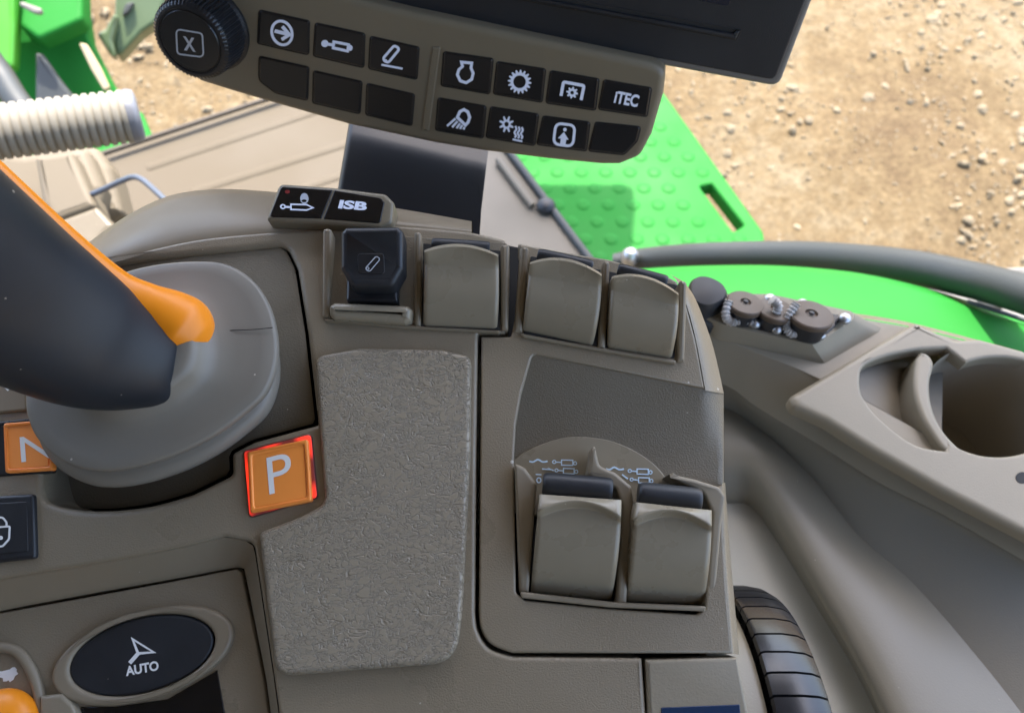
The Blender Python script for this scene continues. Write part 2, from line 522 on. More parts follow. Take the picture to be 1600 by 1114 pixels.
# ------------------------------------------------------------------ symbols: thin raised print on a plane
class Ink:
    def __init__(self, fr, w, th=0.00012):
        self.fr, self.w, self.th, self.k, self.mb = fr, w, th, 0, MB()
    def _poly(self, loops):
        w = self.w + self.k * 0.00002; self.k += 1
        v, f = slab_mesh(self.fr, loops[0], w + self.th, self.th, 0.00002, loops[1:], 1)
        self.mb.add(v, f)
    def fill(self, outer, holes=()):
        self._poly([outer] + list(holes)); return self
    def line(self, pts, wd, closed=False):
        P = [Vector(p[:2]) for p in pts]; n = len(P); l, r = [], []
        for i in range(n):
            a = P[i - 1] if (i > 0 or closed) else None
            c = P[(i + 1) % n] if (i < n - 1 or closed) else None
            e1 = (P[i] - a).normalized() if a is not None else None
            e2 = (c - P[i]).normalized() if c is not None else None
            if e1 is None: e1 = e2
            if e2 is None: e2 = e1
            n1 = Vector((-e1.y, e1.x)); n2 = Vector((-e2.y, e2.x)); m = n1 + n2
            m = n1 if m.length < .3 else m.normalized()
            k = wd / 2 / max(.5, m.dot(n1))
            l.append(P[i] + m * k); r.append(P[i] - m * k)
        if closed:
            big, small = (l, r) if abs(area2([v.to_3d() for v in l])) > abs(area2([v.to_3d() for v in r])) else (r, l)
            self._poly([[tuple(v) for v in big], [tuple(v) for v in small]])
        else:
            self._poly([[tuple(v) for v in l + r[::-1]]])
        return self
    def ring(self, cx, cy, rx, ry, wd, n=28):
        o = [(cx + (rx + wd / 2) * math.cos(t), cy + (ry + wd / 2) * math.sin(t)) for t in [k / n * 2 * math.pi for k in range(n)]]
        i = [(cx + (rx - wd / 2) * math.cos(t), cy + (ry - wd / 2) * math.sin(t)) for t in [k / n * 2 * math.pi for k in range(n)]]
        self._poly([o, i]); return self
    def disc(self, cx, cy, rx, ry=None, n=20):
        ry = ry or rx
        self._poly([[(cx + rx * math.cos(t), cy + ry * math.sin(t)) for t in [k / n * 2 * math.pi for k in range(n)]]]); return self
    def gear(self, cx, cy, r0, r1, ri, teeth, ry=1.0, ph=0.0):
        o = []
        for k in range(teeth * 4):
            t = (k + .5) / (teeth * 4) * 2 * math.pi + ph
            rr = r1 if k % 4 in (0, 1) else r0
            o.append((cx + rr * math.cos(t), cy + ry * rr * math.sin(t)))
        h = [(cx + ri * math.cos(k / 24 * 2 * math.pi), cy + ry * ri * math.sin(k / 24 * 2 * math.pi)) for k in range(24)]
        self._poly([o, h]); return self
    def text(self, s, bl, br, tl, bold=0.0, xs=1.0):
        cu = bpy.data.curves.new('t', 'FONT'); cu.body = s; cu.offset = bold; cu.resolution_u = 6
        cu.space_character = xs
        ob = bpy.data.objects.new('t', cu); COL.objects.link(ob)
        dg = bpy.context.evaluated_depsgraph_get(); dg.update()
        me = bpy.data.meshes.new_from_object(ob.evaluated_get(dg))
        xsv = [v.co.x for v in me.vertices]; ys = [v.co.y for v in me.vertices]
        x0, x1, y0, y1 = min(xsv), max(xsv), min(ys), max(ys)
        bl, br, tl = Vector(bl), Vector(br), Vector(tl)
        w = self.w + self.th + self.k * 0.00002; self.k += 1
        vs = []
        for v in me.vertices:
            q = bl + (br - bl) * ((v.co.x - x0) / (x1 - x0)) + (tl - bl) * ((v.co.y - y0) / (y1 - y0))
            vs.append(self.fr.P(q.x, q.y, w))
        self.mb.add(vs, [tuple(p.vertices) for p in me.polygons])
        bpy.data.objects.remove(ob); bpy.data.curves.remove(cu); bpy.data.meshes.remove(me)
        return self
    def build(self, name, material, parent, **kw):
        return self.mb.build(name, material, parent, smooth=False, **kw)


def off(loop, d):
    """grow a photo-axis outline outwards by d pixels"""
    p = [Vector((x, y, 0)) for x, y in [q[:2] for q in loop]]
    if area2(p) < 0: p.reverse()
    return [(v.x, v.y) for v in inset(p, -d)]


# =================================================================== ARMREST CONSOLE
A = ARM
arm = thing('armrest_console', 'taupe plastic tractor armrest console with textured pad, finger paddles and an orange parking button', 'armrest', A.m)

core_out = [(-160, 1300), (-160, 540), (0, 480), (150, 420), (320, 378), (420, 368), (600, 358), (740, 368), (800, 384), (950, 412), (1040, 436), (1072, 456),
            (1090, 520), (1108, 612), (1112, 760), (1124, 900), (1136, 1020), (1152, 1114), (1175, 1300)]
slab('inner_shell', A, core_out, -0.032, 0.033, 'core', arm, r=0.001)

# housing top (one moulding) with the lever recess cut through it
recess = spline([(66, 700), (52, 600), (60, 510), (100, 446), (165, 414), (300, 397)], 6, closed=False)
recess += fillet([(300, 397), (446, 382, 22), (464, 420), (480, 520), (496, 663, 3), (396, 690, 12), (361, 708, 10), (362, 742, 12), (300, 772)])[1:-1]
recess += spline([(300, 772), (230, 791), (150, 798), (90, 790), (66, 770), (66, 700)], 6, closed=False)[:-1]
ridge = [(-160, 535), (0, 474), (60, 447), (148, 413), (240, 388), (314, 373), (400, 364), (500, 358), (610, 352), (737, 362)]
ridge_s = spline(ridge, 5, closed=False)
edge_low = spline([(-160, 940), (0, 906), (130, 884), (270, 858), (352, 838)], 5, closed=False)
hous = list(ridge_s) + fillet([(737, 362), (788, 374, 8), (796, 392), (793, 500), (789, 521, 3), (747, 521, 3), (744, 700), (742, 955)])[1:-1] + \
    spline([(742, 955), (746, 985), (764, 1013), (800, 1026)], 6, closed=False) + \
    fillet([(800, 1026), (1003, 1028, 4), (1009, 1110), (1016, 1300), (460, 1300)])[1:-1] + \
    fillet([(460, 1300), (428, 1060), (396, 848, 16), (352, 838)])[:-1] + edge_low[::-1]
slab('housing', A, hous, 0, 0.030, 'deck', arm, r=0.0016, rh=0.0026, holes=[recess], segs=5)

# rounded shoulder falling away beyond the ridge
top = [(-190, 470), (0, 446), (60, 424), (128, 386), (178, 350), (222, 324), (272, 304), (335, 296), (400, 298), (500, 308), (610, 324), (737, 346)]
top_s = resample(spline(top, 6, closed=False), 70)
rid = resample(ridge_s, 70)
rows = []
for k in range(9):
    t = k / 8
    rows.append([A.P(a.x + (b.x - a.x) * t, a.y + (b.y - a.y) * t, -0.0015 - 0.020 * t * t) for a, b in zip(rid, top_s)])
rows.append([v + Vector((0, 0.001, -0.006)) for v in rows[-1]])
rows.append([v + Vector((0, -0.004, -0.05)) for v in rows[-1]])
rows.insert(0, [v + Vector((0, -0.003, -0.0006)) for v in rows[0]])
v, f = loft(rows, closed=False)
link('shoulder_shell', v, f, 'deck_smooth', arm, sharp=60)

# recess floor: slopes into a bowl under the lever
fl = resample([Vector((x, y, 0)) for x, y in off(recess, -3.0)], 140, True)
def bowl(x, y): return -0.0024 - 0.021 * max(0, min(1, (y - 520) / 290)) ** 1.6 - .004 * max(0, min(1, (300 - x) / 250))
rows = [[A.P(p.x, p.y, bowl(p.x, p.y) - .004) for p in fl], [A.P(p.x, p.y, bowl(p.x, p.y) - .0004) for p in fl]]
for k in (.99, .95, .88, .75, .55, .3, .05):
    rows.append([A.P(255 + (p.x - 255) * k, 600 + (p.y - 600) * k, bowl(255 + (p.x - 255) * k, 600 + (p.y - 600) * k)) for p in fl])
v, f = loft(rows, True, False, True)
link('lever_recess_floor', v, f, 'deck_shaded', arm, sharp=60)

# band that drops from the housing edge to the lower left panel
b0 = resample(edge_low + fillet([(352, 838), (396, 848, 16), (428, 1060), (460, 1300)])[1:], 80)
b1 = resample(spline([(-160, 990), (0, 954), (130, 929), (270, 904), (350, 889)], 5, closed=False) + fillet([(350, 889), (381, 884, 8), (416, 1060), (448, 1300)])[1:], 80)
rows = []
for k in range(7):
    t = k / 6
    rows.append([A.P(a.x + (b.x - a.x) * t, a.y + (b.y - a.y) * t, -0.0019 - 0.0090 * (t ** 0.9)) for a, b in zip(b0, b1)])
rows.append([v + Vector((0, 0, -0.010)) for v in rows[-1]])
v, f = loft(rows, closed=False)
link('sloped_band', v, f, 'deck_smooth', arm, sharp=60)

# lower left panel
WL = -0.0112
slab('lower_panel', A, [(-160, 994), (0, 957.5), (270, 908), (352, 892), (370, 888.5), (377, 894), (412, 1062), (444, 1300), (-160, 1300)], WL, 0.006, 'deck', arm, r=0.0006)
ring_o, ring_i = ellipse(221, 1024.5, 142, 79, 4898), ellipse(220.5, 1023.5, 114, 65, 2640)
slab('button_bezel', A, ring_o, WL + 0.0030, 0.003, 'deck_smooth', arm, r=0.0017, holes=[ring_i], segs=5)
ab = slab('steering_button', A, ellipse(220.5, 1023.5, 112.5, 63.6, 2607), WL + 0.0021, 0.003, 'black_soft', arm, r=0.0010,
          label='oval black button with a white steering symbol')
ink = Ink(A, WL + 0.0021)
ink.line([(207, 998), (240, 1018.5), (215.5, 1020.5)], 4.2, closed=True).line([(217, 1019), (202.5, 1035.5)], 6.0)
ink.text('AUTO', (197, 1056), (248.5, 1046.5), (195.5, 1040.8), 0.035)
ink.build('symbol', 'print', ab)
slab('dark_screen', A, [(126, 1104), (180, 1104), (262, 1092), (339, 1047), (352, 1120), (372, 1300), (126, 1300)], WL + 0.0006, 0.001, 'gloss', arm, r=0.0003)
# turtle to hare dial at the corner
path = [A.P(x, y, WL + 0.001) for x, y in [(-90, 1014), (-20, 1011), (18, 1013), (38, 1028), (54, 1058), (63, 1092), (68, 1140), (74, 1250)]]
v, f = tube_mesh(path, [0.0020] * len(path), 12, 4)
link('dial_rim', v, f, 'deck_smooth', arm)
d = A.P(2, 1142, WL + 0.004)
v, f = ball(d, 0.0138, 0.0150, 0.009, 36, 18)
dial = link('dial', v, f, 'orange', arm, label='orange speed dial')
v, f = slab_mesh(A, [(62, 1088, ), (95, 1084), (112, 1101), (121, 1118), (140, 1300), (60, 1300)], WL + 0.004, 0.005, 0.0012)
link('dial_stop', v, f, 'side', arm)
ink = Ink(A, WL + 0.0001)
ink.fill([(x * .138, 960 + y * .138) for x, y in [(-40, 640), (20, 640), (110, 618), (140, 595), (165, 592), (190, 620), (185, 640), (205, 668), (170, 692), (150, 735), (110, 762), (95, 740), (70, 755), (35, 755), (30, 715), (-40, 700)]])
ink.build('hare_symbol', 'print', arm)

# parking button pod
def key_button(name, frame_px, cap_px, txt, lit, label):
    fm = slab(name, A, fillet(frame_px), 0.0008, 0.003, 'frame_red' if lit else 'black', arm, r=0.0006, label=label)
    if lit:
        c = [Vector(p[:2]) for p in frame_px]
        g = fillet([(p.x * .965 + 438 * .035, p.y * .965 + 743 * .035, 6) for p in c])
        slab('lit_surround', A, g, 0.0011, 0.0006, 'red_lit', fm, r=0.0003, label='red glowing surround')
    cap = slab('cap', A, fillet(cap_px), 0.0030, 0.003, 'orange_btn', fm, r=0.0009, holes=[fillet([(x + (sum(q[0] for q in cap_px) / 4 - x) * .16, y + (sum(q[1] for q in cap_px) / 4 - y) * .16, 4) for x, y, _ in cap_px])])
    slab('cap_face', A, off(fillet([(x + (sum(q[0] for q in cap_px) / 4 - x) * .16, y + (sum(q[1] for q in cap_px) / 4 - y) * .16, 4) for x, y, _ in cap_px]), .6), 0.0024, 0.002, 'orange_btn', fm, r=0.0002)
    ink = Ink(A, 0.0024)
    ink.text(*txt)
    ink.build('letter', 'print', fm)


key_button('parking_button', [(379, 704, 7), (487, 676, 8), (497, 778, 8), (388, 810, 8)], [(385.5, 706, 5), (481, 685, 5), (487, 783, 5), (390, 802, 5)],
           ('P', (421, 772.5), (458, 762.5), (416, 715.5), 0.0), True, 'orange button with a white letter P, lit red round its edge')
key_button('neutral_button', [(-30, 662, 6), (78, 650, 6), (82, 738, 6), (-24, 746, 6)], [(4, 661, 5), (78, 655, 5), (82, 734, 5), (7, 739, 5)],
           ('N', (33.5, 722), (84, 716), (30.5, 683), 0.0), False, 'orange button with a white letter N, half hidden by the lever boot')
gb = slab('grey_button', A, fillet([(-60, 590, 5), (40, 596, 5), (42, 641, 6), (-60, 650, 5)]), 0.0012, 0.003, 'deck_smooth', arm, r=0.0008)
Ink(A, 0.0012).fill([(0, 599), (20, 603), (12, 611)]).build('symbol', 'print', gb)
lk = slab('lock_button', A, fillet([(-60, 778, 6), (52, 771, 6), (55, 872, 7), (-55, 884, 6)]), 0.0022, 0.003, 'black_soft', arm, r=0.0012, label='black button with a white padlock symbol')
slab('button_face', A, fillet([(-60, 790, 4), (42, 783, 4), (44, 861, 4), (-55, 872, 4)]), 0.0024, 0.0004, 'black_soft', lk, r=0.0003)
ink = Ink(A, 0.0024)
ink.line(fillet([(-14, 824, 2), (15, 822, 2), (14, 842, 6), (4, 853, 4), (-14, 855, 3)]), 3, closed=True)
ink.line(fillet([(-12, 824), (-12, 810, 5), (4, 808, 6), (10, 816, 4), (10, 822)])[1:], 3)
ink.disc(1, 840, 3.2).build('symbol', 'print', lk)

# textured elbow pad
pad = fillet([(491, 556, 18), (560, 543, 30), (690, 545, 30), (736, 556, 16), (735, 700), (722, 950, 40), (712, 1036, 58), (560, 1047, 60), (430, 1058, 30), (403, 832, 12), (470, 806, 26), (507, 786, 22), (500, 690)], 9)
slab('textured_pad', A, pad, 0.0042, 0.0046, 'leather', arm, r=0.0022, segs=6, sharp=60)

# ---- paddle panel on the right (separate moulding, black seam to the housing)
scv = fillet([(752, 526), (798, 526, 3), (804, 500), (812, 392), (808, 380, 4), (870, 392), (950, 405), (1040, 430), (1058, 440, 8), (1073, 478), (1087, 530), (1101, 607),
              (832, 553, 9), (815, 612), (806, 660), (803, 720), (806, 926, 8), (820, 938), (955, 951), (1088, 960, 6), (1102, 950, 6), (1106, 860), (1110, 800), (1111, 764), (1129, 757),
              (1132, 850), (1136, 920), (1144, 1021), (800, 1020)], 6)
scv += spline([(800, 1020), (768, 1007), (752, 984), (748, 955)], 6, closed=False)[1:]
slab('paddle_panel', A, scv, 0, 0.013, 'deck', arm, r=0.0010, segs=4)
rows = []
r0 = resample([(822, 551), (1129, 613)], 40); r2 = resample([(790, 716), (1129, 762)], 40)
for k in range(10):
    t = k / 9
    row = []
    for a, b in zip(r0, r2):
        w_ = -0.0010 - 0.0085 * math.sin(t * math.pi / 2)
        ex = a.x + (b.x - a.x) * t
        w_ -= .0082 * max(0, (a.x - 1098) / 32) ** 1.7 * max(0, 1 - 1.6 * t)
        row.append(A.P(ex, a.y + (b.y - a.y) * t, w_))
    row += [row[-1] + Vector((.0008, 0, -.0012)), row[-1] + Vector((.0008, 0, -.012)), row[-1] + Vector((-.004, 0, -.05))]
    rows.append(row)
for extra in (0.006, 0.02):
    rows.append([v + Vector((0, -0.002 - extra, -0.0005)) for v in rows[9]])
v, f = loft(rows, closed=False)
link('scooped_face', v, f, 'deck_shaded', arm, sharp=60)
slab('bay_floor', A, fillet([(798, 730, 4), (1118, 762, 4), (1112, 955, 4), (806, 936, 4)]), -0.0100, 0.004, 'core', arm, r=0.0005)
arc = spline([(802, 719), (823, 704), (865, 687.5), (901, 682), (946, 686.5), (984, 700), (1016, 720), (1036, 740), (1046, 756)], 6, closed=False)
dsc = slab('symbol_disc', A, arc + [(1046, 830), (802, 800)], -0.0082, 0.002, 'paddle', arm, r=0.0004, label='half round plate with pale blue cylinder symbols')
ink = Ink(A, -0.0082)
def wave(x, y): ink.line(spline([(x, y + 1), (x + 6, y + 2), (x + 13.5, y - 1.5), (x + 21, y + 2), (x + 28.5, y + 1)], 4, closed=False), 2.6)
def cyl(x, y, s=1.0):
    ink.ring(x, y, 2.6 * s, 2.4 * s, 1.6, 14).line([(x + 3 * s, y + .3), (x + 11 * s, y + .8)], 1.8)
    ink.line([(x + 11.4 * s, y - 3), (x + 29 * s, y - 2.5), (x + 29 * s, y + 5.5), (x + 11.4 * s, y + 5)], 1.8, closed=True).ring(x + 32.5 * s, y + 2.2, 2.4, 2.6, 1.6, 14)
wave(827, 719.5); cyl(866, 721.5); cyl(869.5, 734.6, .95); wave(946.5, 731.5); cyl(984, 735.5); cyl(987, 749, .95)
ink.line([(847, 732.5), (860, 733.5), (855, 729.5), (865, 735)], 2.4).line([(837, 741), (846, 741.5)], 2).ring(842, 750, 3.2, 3.8, 1.8)
ink.line([(972, 741), (981, 748)], 2.4).build('symbols', 'print_sky', dsc)


def wall(pts, wf, material='deck_smooth', th=0.010, r=0.0013):
    slab('divider_wall', A, fillet(pts), wf, th, material, arm, r=r, segs=3)


def paddle(name, BL, BR, TR, TL, wb, wt, kind, bulge=0.0, bow=0.0, lip=0.0034):
    """curved finger paddle, front face swelling up to a hooked lip"""
    BL, BR, TR, TL = map(Vector, (BL, BR, TR, TL))
    ss = [0, .012, .035, .06] + [.08 + .84 * i / 44 for i in range(45)] + [.94, .965, .988, 1]
    ts = [i / 24 * .78 for i in range(25)] + [.78 + .22 * i / 44 for i in range(1, 45)]
    sm = lambda x: max(0, min(1, x)) ** 2 * (3 - 2 * max(0, min(1, x)))
    rows = []
    for t in ts:
        row = []
        for s in ss:
            p = (BL * (1 - s) + BR * s) * (1 - t) + (TL * (1 - s) + TR * s) * t
            p = p.copy(); hump = 4 * s * (1 - s)
            p.y -= bulge * hump * sm((t - .80) / .20)
            p.x += bow * 4 * t * (1 - t) * (1 if s > .5 else 0) * (s - .5) * 2
            w = wb + (wt - wb) * (1 - (1 - t) ** 2.9)
            if kind == 'upper':
                w += lip * 1.5 * max(0, min(1, (t - .80) / .17)) ** 1.5
                w -= 0.0022 * sm((t - .955) / .045) ** 2
            else:
                lo = .755 + .125 * hump ** 1.2
                w += lip * 1.35 * sm((t - lo) / .085)
                w -= 0.0030 * max(0, (t - lo - .085) / max(.03, 1 - lo - .085)) ** 1.5
            edge = min(s, 1 - s)
            w -= 0.0009 * (1 - min(1, edge / .05)) ** 2
            row.append(A.P(p.x, p.y, w))
        rows.append(row)
    # skirt all round
    n = len(ss)
    rows.insert(0, [v + Vector((0, -0.0003, -0.006)) for v in rows[0]])
    rows.append([v + Vector((0, 0.0003, -0.010)) for v in rows[-1]])
    rows = [[r_[0] + Vector((0.0002, 0, -0.012))] + r_ + [r_[-1] + Vector((-0.0002, 0, -0.012))] for r_ in rows]
    v, f = loft(rows, closed=False)
    return link(name, v, f, 'paddle', arm, sharp=50)


def roller(par, px0, px1, w, rad, flat=1.0):
    a = A.P(*px0, w); b = A.P(*px1, w)
    q = [a.lerp(b, t) for t in (0, .03, .1, .3, .5, .7, .9, .97, 1)]
    v, f = tube_mesh(q, [rad * k for k in (.80, .93, 1, 1.02, 1.02, 1.02, 1, .95, .85)], 24, 2)
    link('finger_roller', v, f, 'black_soft', par)


# upper bay, left pair -------------------------------------------------
slab('bay_floor', A, fillet([(514, 362, 3), (792, 380, 3), (788, 514, 3), (511, 498, 3)]), 0.0006, 0.001, 'deck_shaded', arm, r=0.0003)
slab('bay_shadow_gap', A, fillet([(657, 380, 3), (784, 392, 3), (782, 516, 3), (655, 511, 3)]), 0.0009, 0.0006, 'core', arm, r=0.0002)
hgt = lambda y0, y1, w0, w1: (lambda x, y: w0 + (w1 - w0) * max(0, min(1.15, (y1 - y) / (y1 - y0))))
wall([(504, 356, 6), (518, 357, 6), (514, 496, 4), (503, 497, 4)], hgt(360, 500, .0015, .0085))
wall([(647, 362, 5), (658, 362, 5), (658, 511, 3), (647, 510, 3)], hgt(360, 510, .0015, .0095))
wall([(782, 381, 5), (796, 382, 5), (794, 516, 4), (783, 516, 4)], hgt(380, 516, .0015, .0095))
wall([(507, 498, 3), (645, 509, 2), (782, 516, 2), (779, 519.5, 2), (640, 513, 2), (509, 502, 3)], 0.0020, r=0.0006)
# flip-up paddle with a black thumb pad
sl = slab('thumb_lever_stem', A, fillet([(541, 430, 4), (621, 430, 4), (622, 472, 4), (540, 470, 4)]), 0.006, 0.008, 'black', arm, r=0.0015)
cap = fillet([(532, 362, 4), (540, 354, 3), (622, 353, 3), (630, 361, 4), (630, 418, 8), (614, 446, 14), (549, 446, 14), (532, 418, 8)], 6)
tp = slab('thumb_pad', A, cap, hgt(350, 450, .0155, .0195), 0.011, 'black_soft', arm, r=0.0022, segs=5, label='black thumb pad with a small white lift arm symbol', sharp=85)
slab('symbol_plate', A, fillet([(558, 396, 6), (600, 396, 6), (601, 428, 6), (560, 428, 8)]), hgt(350, 450, .0157, .0197), 0.0004, 'black', tp, r=0.0002)
class TP:  # plane of the thumb pad symbol, tilted with the pad
    P = staticmethod(lambda x, y, w=0: A.P(x, y, .0155 + .004 * (450 - y) / 100 + .0003 + w))
ink = Ink(TP, 0.0)
ink.line(fillet([(570, 420, 5), (588, 400, 4), (594, 405, 4), (577, 425, 5)]), 1.4, closed=True).ring(574.5, 419.5, 2, 2, 1.2, 12)
ink.build('symbol', 'icon_dim', tp)
v, f = slab_mesh(A, fillet([(513, 477, 5), (522, 471, 5), (636, 476, 5), (644, 482, 5), (641, 499, 6), (632, 504.5, 5), (521, 497, 5), (514, 490, 5)], 5), hgt(470, 505, .0062, .0082), 0.008, 0.0028, (), 6)
link('paddle_lip', v, f, 'paddle', arm, sharp=60)
p2 = paddle('finger_paddle', (661.5, 510), (776.5, 514.5), (778.5, 398), (663, 391), 0.0008, 0.0130, 'upper', bulge=13, bow=2)
roller(p2, (675, 382), (765, 388), 0.0088, 0.0028)

# upper bay, right pair
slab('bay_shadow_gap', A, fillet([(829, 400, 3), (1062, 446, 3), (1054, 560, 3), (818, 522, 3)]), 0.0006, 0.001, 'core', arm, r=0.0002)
wall([(814, 384, 6), (827, 386, 6), (816, 520, 4), (803, 519, 4)], hgt(384, 520, .0015, .0105))
wall([(942, 406, 7), (953.5, 408, 7), (946, 546, 3), (934, 544, 3)], hgt(404, 545, .0015, .0115))
wall([(1062, 436, 7), (1074, 440, 7), (1070, 565, 4), (1058, 565, 4)], hgt(436, 565, .0015, .0115))
wall([(812, 520, 3), (935, 543, 2), (1057, 563, 2), (1055, 568, 2), (936, 548, 2), (818, 527, 3)], 0.0020, r=0.0006)
p3 = paddle('finger_paddle', (816.5, 516.5), (926, 540), (940, 428), (828, 410), 0.0008, 0.0140, 'upper', bulge=15, bow=4)
roller(p3, (840, 398), (926, 417), 0.0098, 0.0028)
p4 = paddle('finger_paddle', (949, 543.5), (1049, 559.5), (1060, 458), (956, 432), 0.0008, 0.0140, 'upper', bulge=14, bow=4)
roller(p4, (965, 421), (1042, 441), 0.0098, 0.0028)

# lower bay
wall([(804, 723, 4), (820, 730, 14), (839, 756, 10), (836, 790), (826, 926, 4), (811, 926, 4)], hgt(730, 930, -.001, .0060), th=0.014)
wall([(925, 697, 3), (930, 697, 3), (937, 727, 10), (962, 738, 16), (988, 760, 12), (990, 790), (979, 944, 4), (963, 943, 4), (972, 790), (962, 762, 10), (918, 742, 8)], hgt(700, 940, -.001, .0075), th=0.014)
wall([(1040, 738, 4), (1085, 748, 10), (1124, 760, 14), (1135, 775, 10), (1128, 820), (1117, 950, 4), (1102, 950, 4), (1113, 800), (1098, 768, 12), (1060, 752, 8)], hgt(740, 950, -.001, .0060), th=0.014)
wall([(812, 924, 3), (965, 941, 2), (1104, 947, 3), (1102, 955, 3), (955, 949, 2), (815, 934, 4)], 0.0014, th=0.01, r=0.0007)
q1 = paddle('finger_paddle', (829, 925), (955, 937), (971, 781), (843, 772), -0.0065, 0.0135, 'lower', bow=4)
roller(q1, (848, 756), (956, 765), 0.0062, 0.0046)
q2 = paddle('finger_paddle', (979, 938.5), (1099, 944), (1112, 797), (993.5, 784.5), -0.0065, 0.0135, 'lower', bow=4)
roller(q2, (997, 771), (1095, 781), 0.0062, 0.0046)

# bottom right panel with the top of a small display
brp = slab('corner_panel', A, fillet([(1009, 1031, 3), (1152, 1027, 3), (1170, 1114), (1192, 1300), (1021, 1300)]), 0.0006, 0.01, 'side', arm, r=0.0012)
slab('small_display', A, fillet([(1033, 1105, 2), (1156, 1100, 2), (1172, 1300), (1036, 1300)]), 0.0009, 0.0006, 'screen_blue', arm, r=0.0003)

# two-button pod beside the monitor post
pod = fillet([(436, 286, 12), (520, 292), (602, 302, 12), (616, 316, 8), (613, 348, 10), (595, 357, 8), (500, 349), (414, 344, 6)], 6)
slab('button_pod', A, pod, 0.0062, 0.012, 'keypad', arm, r=0.0018, segs=4)
c1 = slab('pod_button', A, fillet([(439, 291, 7), (520, 296.5, 2), (502, 341.5, 2), (420, 339, 5)]), 0.0066, 0.0012, 'gloss', arm, r=0.0005, label='black button with a locked cylinder symbol and a dark red lamp')
ink = Ink(A, 0.0066)
ink.ring(442, 323, 3.4, 3, 2.2, 14).line([(446, 323.5), (455, 324)], 3).line([(454.5, 319.5), (479, 320), (489, 324.8), (479, 328.5), (454.5, 327.5)], 2.4, closed=True)
ink.build('symbol', 'icon', c1)
ink = Ink(A, 0.0066); ink.fill(ellipse(475.5, 310.5, 6.5, 8.5, 0, 24), [ellipse(475, 314, 4, 2.2, 0, 16)]).build('lock_symbol', 'icon_dim', c1)
ink = Ink(A, 0.0066); ink.disc(449, 299.8, 4, 3).build('lamp', 'led', c1)
c2 = slab('pod_button', A, fillet([(522.5, 296.7, 2), (595, 308.5, 9), (601, 316, 4), (594, 349, 6), (504.5, 342, 2)]), 0.0066, 0.0012, 'gloss', arm, r=0.0005, label='black button lettered ISB')
Ink(A, 0.0066).text('ISB', (528, 326), (572, 329.5), (531.5, 312.5), 0.045).build('lettering', 'icon', c2)

# ribbed thumb wheel on the right flank (axis across the armrest)
WH_U, WH_V, WH_W, WH_R = 0.0975, -0.170, -0.072, 0.078
mb = MB(); NR = 54
for i in range(NR):
    a0 = 2 * math.pi * (i + .055) / NR; a1 = 2 * math.pi * (i + .945) / NR
    prof = [(0, .965), (.0006, .992), (.0022, 1.0), (.0115, 1.0), (.0180, .985), (.0220, .955), (.0240, .90)]
    loops = []
    for aa in [a0 + (a1 - a0) * k / 3 for k in range(4)]:
        loops.append([Vector((WH_U + du, WH_V + WH_R * rr * math.cos(aa), WH_W + WH_R * rr * math.sin(aa))) for du, rr in prof])
    base = [Vector((WH_U + du, WH_V + WH_R * .90 * math.cos(a0), WH_W + WH_R * .90 * math.sin(a0))) for du, rr in prof]
    base2 = [Vector((WH_U + du, WH_V + WH_R * .90 * math.cos(a1), WH_W + WH_R * .90 * math.sin(a1))) for du, rr in prof]
    v, f = loft([base] + loops + [base2], closed=False)
    mb.add(v, f)
def disc_loops(us_rs, n=96):
    return [[Vector((u, WH_V + r_ * math.cos(k / n * 2 * math.pi), WH_W + r_ * math.sin(k / n * 2 * math.pi))) for k in range(n)] for u, r_ in us_rs]
v, f = loft(disc_loops([(WH_U + .0005, .01), (WH_U + .0005, WH_R * .955), (WH_U + .021, WH_R * .93), (WH_U + .022, .01)]), True, True, True)
mb.add(v, f)
tw = mb.build('thumb_wheel', 'wheel', arm, label='black ribbed thumb wheel', sharp=30)
v, f = loft(disc_loops([(WH_U - .02, WH_R * .95), (WH_U - .004, WH_R * .948), (WH_U - .0015, WH_R * .935), (WH_U - .0005, .01)]), True, True, True)
link('wheel_cover', v, f, 'side', arm)

# rolled right-hand edge and flank of the armrest
def flank(inner, outer, d0, name):
    n_ = 40
    a_, b_ = resample(spline(inner, 5, closed=False), n_), resample(spline(outer, 5, closed=False), n_)
    rows = []
    for k in range(9):
        t = k / 8
        rows.append([A.P(p.x + (q_.x - p.x) * t, p.y + (q_.y - p.y) * t, -0.0003 - d0 * t ** 1.7) for p, q_ in zip(a_, b_)])
    rows.append([v + Vector((0.0006, 0, -0.003)) for v in rows[-1]])
    rows.append([v + Vector((-0.0006, 0, -0.016)) for v in rows[-2]])
    rows.append([v + Vector((-0.008, 0, -0.06)) for v in rows[-3]])
    v, f = loft(rows, closed=False)
    return link(name, v, f, 'deck', arm, sharp=70)
flank([(1046, 428), (1058, 440), (1073, 478), (1087, 530), (1102, 610)], [(1068, 440), (1084, 462), (1100, 500), (1116, 548), (1131, 615)], 0.0085, 'flank')
flank([(1128, 755), (1131, 850), (1135, 920), (1143, 1021)], [(1133, 754), (1140, 850), (1146, 920), (1155, 1022)], 0.005, 'flank')

